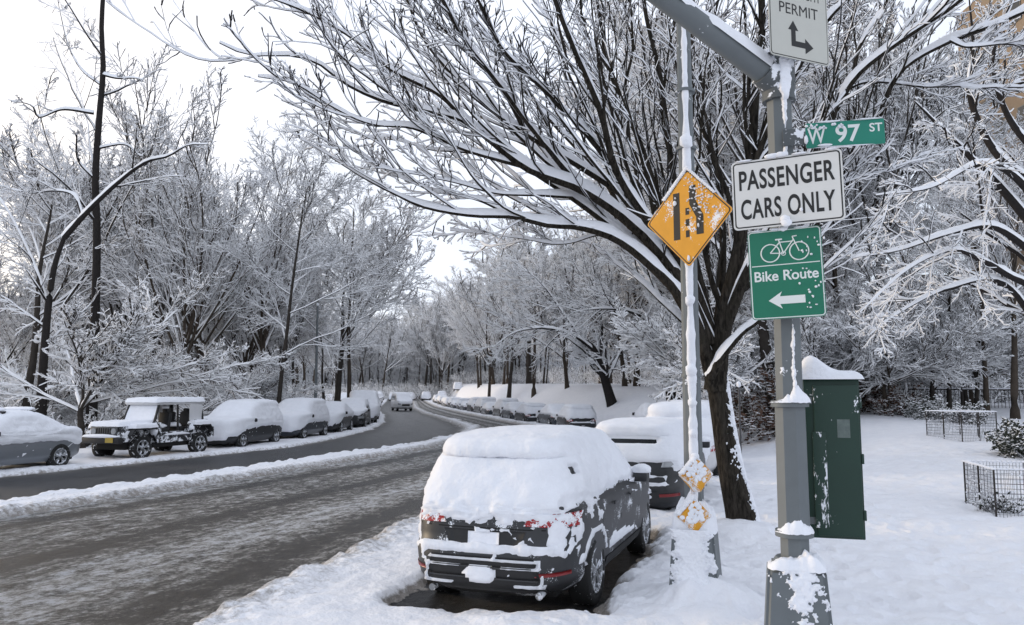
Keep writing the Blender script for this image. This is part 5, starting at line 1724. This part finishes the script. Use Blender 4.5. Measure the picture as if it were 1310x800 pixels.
def light_pole():
    b = P(891, 760, 7.75); bx = b.x
    root = thing('light_pole', (bx, 7.75, .0), 'slimmer grey light pole with snow-caked foot, carrying the yellow diamond sign', 'pole')
    mb = MB()
    mb.cone((0, 0, .4), (0, 0, 9.2), .098, .058, 12)
    mb.build('shaft', M['steel'], root, True, 25)
    mb = MB()
    bmesh.ops.create_cone(mb.bm, segments=4, radius1=.345, radius2=.275, depth=.78, matrix=Matrix.Translation((0, 0, .45)) @ Matrix.Rotation(R(25), 4, 'Z'), cap_ends=True)
    bmesh.ops.bevel(mb.bm, geom=list(mb.bm.edges), offset=.02, segments=2, affect='EDGES')
    mb.build('transformer_base', M['steel'], root, True)
    rot = R(25) + R(45)
    heap('base_snow', .03, .205, .83, .34, root, 13, -1.9, 3.5, 4, rot)
    zs = np.linspace(.04, .86, 180)
    wz = np.interp(zs, [.07, .83], [.345, .275]) / math.sqrt(2)
    V, Nn = column_grid(zs, wz, 300, 12, rot)
    n1, n2, n3 = crumbs(V, 1.0, 24)
    ang = np.arctan2(V[..., 1], V[..., 0])
    m = np.exp(-((ang + 1.95) / .85) ** 2) * 1.15 + .25 * n1 + .3 * n2 + .1 * n3 + sstep(.25, .05, V[..., 2]) * .5
    t = -.014 + (.06 + .05 * sstep(.5, .1, V[..., 2])) * sstep(.42, .85, m) + .012 * n2 + .008 * n3
    t = np.where(m < .42, -.014, t)
    clad('foot_snow', V, Nn, t, root)
    mb = MB()
    # wind-plastered ridge up the shaft
    n = 260
    z = np.linspace(.95, 6.6, n)
    r = .098 - (.04) * (z - .4) / 8.8
    nb = fbm(z * 3, 0, 0, 7); nb2 = fbm(z * 14, 0, 0, 8, 2)
    a0 = -1.75
    cols = []
    wdt = np.clip(.45 + .25 * nb + .12 * nb2, .12, .9)
    th = np.clip(.018 + .014 * nb + .008 * nb2, .002, .06)
    for u in np.linspace(-1, 1, 9):
        aa = a0 + u * wdt
        rr_ = r + th * np.sqrt(max(0, 1 - u * u)) - .003
        cols.append(np.stack([rr_ * np.cos(aa), rr_ * np.sin(aa), z], 1))
    ac = Acc(); ac.rings(np.stack(cols, 1)[None], False, [0] * 8)
    for zz, q in ((2.36, .06), (3.05, .05), (4.66, .07), (1.75, .04), (2.05, .045)):
        mb.blob((-.02, -.10, zz), (q, .05, q * 1.1), 2, .2, int(zz * 10))
    sn = mb.build('snow', M['snow_car'], root, True, 80)
    link('snow_ridge', ac.mesh('snow_ridge', [M['snow_car']]), root)
    mb = MB()
    for zz in (2.3, 4.6, 5.2): mb.cone((0, 0, zz), (0, 0, zz + .03), .102, .102, 20)
    mb.build('clamp_band', M['steel'], root, True)
    return bx
lpx = light_pole()
def diamond_sign():
    # corners l, t, r, b in the photograph at real depth, square 0.7 m
    l, t, r, b = P(829, 288, 7.95), P(884, 213, 7.60), P(936.5, 264, 7.25), P(884, 344, 7.60)
    cen = (l + r) / 2; cen = Vector((cen.x, cen.y, (t.z + b.z) / 2))
    ux = Vector((r.x - l.x, r.y - l.y, 0)); w = ux.length; ux.normalize()
    h = (t.z - b.z)
    uz = Vector((0, 0, 1)); sz = (w + h) / 4
    c4 = [cen - ux * sz + uz * sz, cen + ux * sz + uz * sz, cen + ux * sz - uz * sz, cen - ux * sz - uz * sz]
    s = Sign(c4, 'warning_sign', 'yellow diamond lane-merge warning sign dusted with snow on the light pole', shape='none')
    def dia(q, r=.03):
        pts = []
        sq = q / math.sqrt(2)
        for x, y in s.outline(sq, sq, r):
            pts.append(((x - y) / math.sqrt(2), (x + y) / math.sqrt(2)))
        return pts
    s.prism('plate', dia(sz), -.004, 0, M['sign_back'])
    s.prism('face', dia(sz - .002), 0, .0015, M['sign_yellow'])
    s.prism('border', dia(sz - .018), .0015, .0025, M['sign_black'])
    s.prism('field', dia(sz - .034), .0025, .0035, M['sign_yellow'])
    k = sz / .40
    s.prism('lane_bar', [(-.135 * k, -.17 * k), (-.075 * k, -.17 * k), (-.075 * k, .21 * k), (-.135 * k, .21 * k)], .0035, .005, M['sign_black'])
    s.prism('merging_bar', [(.075 * k, -.15 * k), (.14 * k, -.15 * k), (.14 * k, .0), (.075 * k, .12 * k), (.075 * k, .25 * k), (.015 * k, .25 * k), (.015 * k, .10 * k), (.075 * k, -.01 * k)], .0035, .005, M['sign_black'])
    for y0 in (-.16, -.07, .02): s.prism('lane_dash', [(-.022 * k, y0 * k), (.012 * k, y0 * k), (.012 * k, (y0 + .055) * k), (-.022 * k, (y0 + .055) * k)], .0035, .005, M['sign_black'])
    rng = random.Random(8)
    it = []
    for _ in range(120):
        x, y = rng.gauss(.15, .10), rng.gauss(.17, .13)
        if abs(x) + abs(y) < sz * .95: it.append((x, y, .004 + .007 * rng.random(), .004 + .007 * rng.random()))
    for q in range(18):
        t_ = q / 17; it.append((-sz * .0 - t_ * sz * .55, sz - t_ * sz * .55, .025, .016))
        it.append((t_ * sz * .6, sz - t_ * sz * .6, .02, .012))
    it += [(-.12 * k, .13 * k, .022, .03), (0, -.33 * k, .014, .03), (.12, -.1, .01, .02)]
    s.snow('sign_snow', it, .008)
    mb = MB(); mb.box((0, .1, -s.flip * .05), (.1, .04, .09)); mb.box((0, -.15, -s.flip * .05), (.1, .04, .09)); mb.build('bracket', M['steel'], s.root)
diamond_sign()
def marker(px, py, label, seed, tilt):
    c = P(px, py, 7.55)
    root = thing('diamond_marker', c, label, 'marker', None, R(-22))
    root.rotation_euler = (R(-6), 0, R(tilt))
    def dia(q, y0, y1, name, mat):
        mb = MB()
        vs_ = [mb.bm.verts.new((x, y0, z)) for x, z in ((-q, 0), (-q * .12, q * .92), (q * .12, q * .92), (q, .0), (q * .1, -q), (-q * .1, -q))]
        f = mb.bm.faces.new(vs_); r = bmesh.ops.extrude_face_region(mb.bm, geom=[f])
        for v in r['geom']:
            if isinstance(v, bmesh.types.BMVert): v.co.y = y1
        bmesh.ops.recalc_face_normals(mb.bm, faces=mb.bm.faces)
        bmesh.ops.bevel(mb.bm, geom=list(mb.bm.edges), offset=.006, segments=2, affect='EDGES')
        return mb.build(name, mat, root, True)
    dia(.165, .0, .09, 'housing', M['marker_yellow'])
    dia(.145, -.014, .0, 'face', M['marker_yellow'])
    mb = MB()
    rng = random.Random(seed)
    for k in range(34):
        a, b = rng.uniform(-.13, .07), rng.uniform(-.06, .12)
        if abs(a) + abs(b) < .14: mb.blob((a, -.016, b), (.018 + .012 * rng.random(), .008, .018 + .01 * rng.random()), 2, .25, k)
    for k in range(10):
        t = k / 9; mb.blob((-.15 + t * .15, .035, .015 + t * .15), (.025, .05, .022), 2, .25, k + 40)
        if k < 6: mb.blob((t * .10, .035, .155 - t * .12), (.022, .05, .02), 2, .25, k + 60)
    mb.blob((0, .04, .165), (.04, .05, .04), 2, .2, 3)
    mb.build('marker_snow', M['snow_car'], root, True, 80)
marker(893, 607, 'upper snow-frosted yellow diamond marker low on the light pole', 1, 14)
marker(889, 660, 'lower snow-frosted yellow diamond marker low on the light pole', 2, 4)

def cabinet():
    o = P(1071, 688, 5.72)
    root = thing('signal_cabinet', (o.x, 5.72, 0), 'dark green steel cabinet strapped behind the near pole with a snow cap', 'cabinet', None, R(-16))
    zb, zt = o.z, P(1071, 486, 5.72).z
    h = zt - zb
    mb = MB(); mb.box((-.005, .10, zb + h / 2), (.375, .30, h), None, .008)
    mb.build('housing', M['box_green'], root, True)
    mb = MB(); mb.box((.02, -.061, zb + h / 2 - .01), (.30, .022, h - .06), None, .006); d = mb.build('door', M['box_green'], root, True)
    mb = MB(); mb.box((-.10, -.072, zb + h / 2 - .15), (.09, .012, h - .45), None, .003); mb.build('louvre_strip', M['box_green2'], d, True)
    mb = MB(); mb.box((.065, -.0735, zb + h * .69), (.085, .003, .13)); mb.build('sticker', M['sticker'], d)
    mb = MB()
    for k in (.15, .5, .85): mb.box((.185, -.045, zb + h * k), (.018, .03, .07), None, .003)
    mb.build('hinge', M['box_green'], root, True)
    mb = MB()
    mb.box((-.0, .10, zt + .012), (.41, .34, .024), None, .008)
    mb.build('roof', M['box_green'], root, True)
    mb = MB()
    n = 34
    xs, ys = np.linspace(-.235, .215, n), np.linspace(-.10, .30, n)
    X, Yq = np.meshgrid(xs, ys, indexing='ij')
    e = np.clip(np.minimum(np.minimum(X + .235, .215 - X), np.minimum(Yq + .10, .30 - Yq)) / .07, 0, 1)
    hh = .045 + .105 * np.exp(-((X + .12) / .10) ** 2)
    Z = zt + .022 + hh * np.sqrt(1 - (1 - e) ** 2) * (1 + .2 * fbm(X * 8, Yq * 8, 0, 4)) - .02 * (1 - e)
    vs_ = [[mb.bm.verts.new((X[i, j], Yq[i, j], Z[i, j])) for j in range(n)] for i in range(n)]
    for i in range(n - 1):
        for j in range(n - 1): mb.bm.faces.new((vs_[i][j], vs_[i + 1][j], vs_[i + 1][j + 1], vs_[i][j + 1]))
    mb.build('snow_cap', M['snow_car'], root, True, 80)
    mb = MB(); mb.box((-.19, -.03, zb + .12), (.10, .05, .05)); mb.box((-.19, -.03, zt - .15), (.10, .05, .05)); mb.build('strap', M['steel'], root)
cabinet()

# ------------------------------------------------------------------ lesser street furniture
def thin_post(px, py, top, Y, label, r=.03, name='post', snow=True):
    b = P(px, py, Y); t = P(px, top, Y)
    z0 = bz(b.x, Y) - .1
    root = thing(name, (b.x, Y, z0), label, 'post')
    mb = MB(); mb.cone((0, 0, 0), (0, 0, t.z - z0), r, r * .9, 10); mb.build('shaft', M['wire'], root, True, 40)
    if snow:
        mb = MB(); mb.blob((0, 0, t.z - z0), (r * 2.0, r * 2.0, r * 3), 2, .15, 4); mb.build('snow_cap', M['snow_car'], root, True, 80)
thin_post(948, 590, 492, 18, 'thin dark post with a snow tip between the street tree and the near pole', .025)
def lamp_post():
    Y = 52; b = P(403, 530, Y)
    root = thing('grey_post', (b.x, Y, 0), 'slender grey metal post standing behind the left row of cars', 'post')
    t = P(407, 390, Y).z
    mb = MB(); mb.cone((0, 0, 0), (0, 0, t), .12, .07, 12); mb.build('pole', M['steel'], root, True, 40)
    mb = MB(); mb.blob((0, 0, t), (.10, .10, .12), 2, .15, 4); mb.build('snow_cap', M['snow_car'], root, True, 80)
lamp_post()

def wire_guard(cx, cy, hw, hd, h, rz, label, seed, name='tree_guard', pitch=.05):
    z = gz(cx, cy) - .04; WR = .0028
    root = thing(name, (cx, cy, z), label, 'fence', None, rz)
    mbf, mbs, mbw = MB(), MB(), MB()
    c = [(-hw, -hd), (hw, -hd), (hw, hd), (-hw, hd)]
    for k in range(4):
        a, b = Vector((*c[k], 0)), Vector((*c[(k + 1) % 4], 0))
        n = int((b - a).length / pitch)
        for i in range(n):
            p = a.lerp(b, i / n)
            sag = .02 * math.sin(i * .7 + seed)
            mbw.cone(p, p + Vector((0, 0, h + sag)), WR, WR, 4, False)
        for j in range(int(h / (pitch * 1.6)) + 1):
            zz = j * pitch * 1.6
            mbw.cone(a + Vector((0, 0, zz)), b + Vector((0, 0, zz)), WR, WR, 4, False)
        for t in (0, .5):
            p = a.lerp(b, t); mbf.box(p + Vector((0, 0, h / 2)), (.022, .022, h + .03))
        for i in range(24):
            p = a.lerp(b, i / 24.); mbs.blob(p + Vector((0, 0, h + .01)), (.05, .03, .018), 1, .2, i)
        for i in range(60):
            p = a.lerp(b, random.Random(seed * 99 + i + k * 100).random()); zz = random.Random(seed * 7 + i).random() * h
            mbs.blob(p + Vector((0, 0, zz)), (.014, .014, .02), 1, .2, i)
    mbw.build('wire_mesh', M['wire'], root); mbf.build('post', M['wood_dark'], root); mbs.build('snow', M['snow_car'], root, True, 80)
wire_guard(8.75, 13.1, .95, .75, .78, R(-14), 'square wire tree guard nearest the camera at the right edge', 1)
wire_guard(12.85, 22.6, .55, .7, .8, R(10), 'small wire tree guard in front of the hedge, farther back', 2)

def shrub(x, y, w, h, label, seed, leafm='leaf_dark', n=900, name='shrub', snowf=.5, z=None):
    rng = np.random.default_rng(seed)
    z = bz(x, y) if z is None else z
    root = thing(name, (x, y, z), label, 'shrub')
    N0 = 26
    D = unit(np.stack([rng.normal(0, .6, N0), rng.normal(0, .6, N0), rng.uniform(.5, 1.4, N0)], 1))
    P0 = np.stack([rng.normal(0, w * .15, N0), rng.normal(0, w * .15, N0), np.zeros(N0)], 1)
    st = grow(rng, P0, D, rng.uniform(.7, 1.1, N0) * h, np.full(N0, .012), 8, .02, .12)
    ac = Acc(); twigs(ac, *st, .008, .015, rng)
    s2 = spawn(rng, *st, 6, .2, 1, .7, .45, .7, 5, .0, .15); twigs(ac, *s2, .008, .014, rng)
    link('stem', ac.mesh('stem', [M['bark'], M['snow_twig']]), root)
    # leaves
    q = s2[0].reshape(-1, 3); q = q[rng.integers(0, len(q), n)] + rng.normal(0, .05, (n, 3))
    a = unit(rng.normal(0, 1, (n, 3))); b = unit(np.cross(a, rng.normal(0, 1, (n, 3))))
    L = rng.uniform(.03, .06, (n, 1)) * (h + .4); W = L * .45
    V = np.stack([q - a * L, q + b * W, q + a * L, q - b * W], 1)
    link('foliage', raw_mesh('foliage', V.reshape(-1, 3), np.arange(n * 4).reshape(-1, 4), [M[leafm]], smooth=False), root)
    k = int(n * snowf); q2 = q[rng.integers(0, n, k)] + np.array([0, 0, .02])
    rad = rng.uniform(.02, .045, (k, 1)) * (h + .4)
    rings = []
    for aa in np.linspace(0, 2 * np.pi, 4, endpoint=False):
        rings.append(q2 + np.concatenate([np.cos(aa) * rad, np.sin(aa) * rad, rng.normal(0, .01, (k, 1))], 1))
    V2 = np.stack(rings + [q2 + np.array([0, 0, .03])], 1)
    F2 = np.array([[0, 1, 4], [1, 2, 4], [2, 3, 4], [3, 0, 4]])
    F2 = (F2[None] + (np.arange(k) * 5)[:, None, None]).reshape(-1, 3)
    link('snow', raw_mesh('snow', V2.reshape(-1, 3), F2, [M['snow_twig']]), root)
p_ = P(1297, 555, 19); shrub(p_.x + .2, 19, 1.2, .95, 'dark leafy evergreen shrub with snow patches at the right edge', 3, n=1600)
shrub(P(1240, 575, 13.4).x + .3, 13.1, .5, .45, 'small twiggy shrub inside the nearest wire guard', 4, n=200)
for i, (px, Yd, hh, lb, lf) in enumerate([(985, 30, 2.6, 'tall rusty-leaved shrub between the two poles', 'leaf_brown'), (1100, 33, 2.0, 'brown-leaved shrub just right of the cabinet', 'leaf_brown'),
                                          (1150, 31, 1.3, 'low snowy hedge shrub left of the farther wire guard', 'leaf_brown'), (1240, 27, .9, 'low snowy shrub right of the farther wire guard', 'leaf_dark'),
                                          (1190, 29, 1.0, 'low snowy shrub directly behind the farther wire guard', 'leaf_dark')]):
    shrub(P(px, 520, Yd).x, Yd, 1.4, hh, lb, 20 + i, lf, n=1000, snowf=1.3)

# long rail fence in front of the building and low fence along the wood on the left
def rail_fence(a, b, h, label, n, iron=False, name='rail_fence'):
    a, b = Vector(a), Vector(b)
    root = thing(name, a, label, 'fence')
    mp, mr, msn = MB(), MB(), MB()
    pts = [a.lerp(b, i / n) for i in range(n + 1)]
    loc = [Vector((p.x - a.x, p.y - a.y, bz(p.x, p.y) - a.z)) for p in pts]
    for p in loc: mp.box(p + Vector((0, 0, h / 2)), (.10, .10, h + .1))
    for p, q in zip(loc[:-1], loc[1:]):
        for zz in ((h * .95, h * .45) if not iron else (h * .95, h * .12)):
            mr.cone(p + Vector((0, 0, zz)), q + Vector((0, 0, zz)), .035, .035, 6)
        if iron:
            m = 14
            for i in range(m):
                s_ = p.lerp(q, i / m); mr.cone(s_, s_ + Vector((0, 0, h)), .012, .012, 5, False)
        for zz in (h * .95,):
            d = (q - p); c = (p + q) / 2 + Vector((0, 0, zz + .05))
            msn.box(c, (d.length, .09, .06), Matrix.Rotation(math.atan2(d.y, d.x), 4, 'Z'), .02)
    mp.build('post', M['wood_dark'], root); mr.build('rail', M['wood_dark'], root); msn.build('rail_snow', M['snow_car'], root, True)
rail_fence((15.2, 38.5, bz(15.2, 38.5)), (34, 31.5, bz(34, 31.5)), 1.1, 'dark iron railing with snowy top rail before the building', 10, True, 'iron_railing')
rail_fence((-30, 33, bz(-30, 33)), (-13.2, 62, bz(-13.2, 62)), .9, 'low dark rail fence along the wood behind the left row', 14)

# ------------------------------------------------------------------ apartment block on the right
def building():
    mstone = plain('building_stone', (.13, .115, .10), .9, var=.22, scale=1.2, bstr=.3)
    mt = M['brick_tan'] = plain('building_tan_brick', (.27, .205, .145), .9, var=.15, scale=3, bstr=.3)
    mg = plain('storefront_dark', (.012, .012, .013), .4)
    mw = plain('window_frame', (.18, .17, .15), .6)
    X0 = at_px(1240, 300, 70); Yf = 50.0
    z0 = bz(X0, Yf) - .5
    root = thing('apartment_building', (X0, Yf, z0), 'tall tan brick apartment block at the right edge, sunlit at the top', 'building')
    W, D, H = 26, 20, 36
    mb = MB(); mb.box((W / 2, D / 2, H / 2), (W, D, H), None, .03); mb.build('wall', mt, root)
    mb = MB(); mb.box((W / 2, D / 2, 3.2), (W + .3, D + .3, 6.4), None, .05); mb.build('stone_base', mstone, root)
    mb = MB()
    for z in (6.5, 26.2, 33.6): mb.box((W / 2, D / 2, z), (W + .7, D + .7, .35), None, .06)
    mb.build('cornice', mstone, root)
    for fl in range(9):
        z = 8.6 + fl * 2.95
        for k in range(7):
            x = 1.9 + k * 2.6
            if x > 20: continue
            mb = MB(); mb.box((x, -.01, z), (1.25, .12, 1.75)); f = mb.build('window', mw, root)
            mb = MB(); mb.box((x, -.075, z + .42), (1.05, .03, .74)); mb.box((x, -.075, z - .42), (1.05, .03, .74)); mb.build('pane', M['glass_clear'], f)
            mb = MB(); mb.box((x, -.11, z - .94), (1.45, .22, .12)); mb.build('sill', mstone, f)
        for k in range(6):
            y = 2.0 + k * 3.2
            mb = MB(); mb.box((-.01, y, z), (.12, 1.25, 1.75)); f = mb.build('window', mw, root)
            mb = MB(); mb.box((-.075, y, z + .42), (.03, 1.05, .74)); mb.box((-.075, y, z - .42), (.03, 1.05, .74)); mb.build('pane', M['glass_clear'], f)
    # lower wing to the left of it with dark shaded openings
    X1 = at_px(1150, 400, 47); Y1 = 47.0; z1 = bz(X1, Y1) - .4
    root = thing('stone_wing', (X1, Y1, z1), 'long low grey-brown stone building with dark openings behind the right-hand trees', 'building')
    W2, H2 = 26, 7.6
    mb = MB(); mb.box((W2 / 2, 2.2, H2 / 2), (W2, 4, H2), None, .03); mb.build('wall', mstone, root)
    mb = MB(); mb.box((W2 / 2, .9, H2 + .1), (W2 + .5, 3.4 + 2.0, .28), None, .05); mb.build('cornice', mstone, root)
    for k in range(8):
        x = 1.8 + k * 3.1
        mb = MB(); mb.box((x, .17, 1.9), (2.3, .14, 2.5)); mb.build('dark_opening', mg, root)
        mb = MB()
        for j in range(4): mb.box((x - .95 + j * .63, .08, 1.9), (.07, .06, 2.5))
        mb.build('mullion', mw, root)
        mb = MB(); mb.box((x, .17, 5.3), (1.3, .12, 1.6)); f = mb.build('window', mw, root)
        mb = MB(); mb.box((x, .10, 5.3), (1.1, .03, 1.4)); mb.build('pane', M['glass_clear'], f)
    mb = MB(); mb.box((W2 / 2, -.25, 3.5), (W2, .9, .22), None, .04); c = mb.build('canopy', M['wood_dark'], root)
    mb = MB(); mb.box((W2 / 2, -.25, 3.68), (W2 - .1, .92, .14), None, .05); mb.build('canopy_snow', M['snow_car'], c, True)
building()
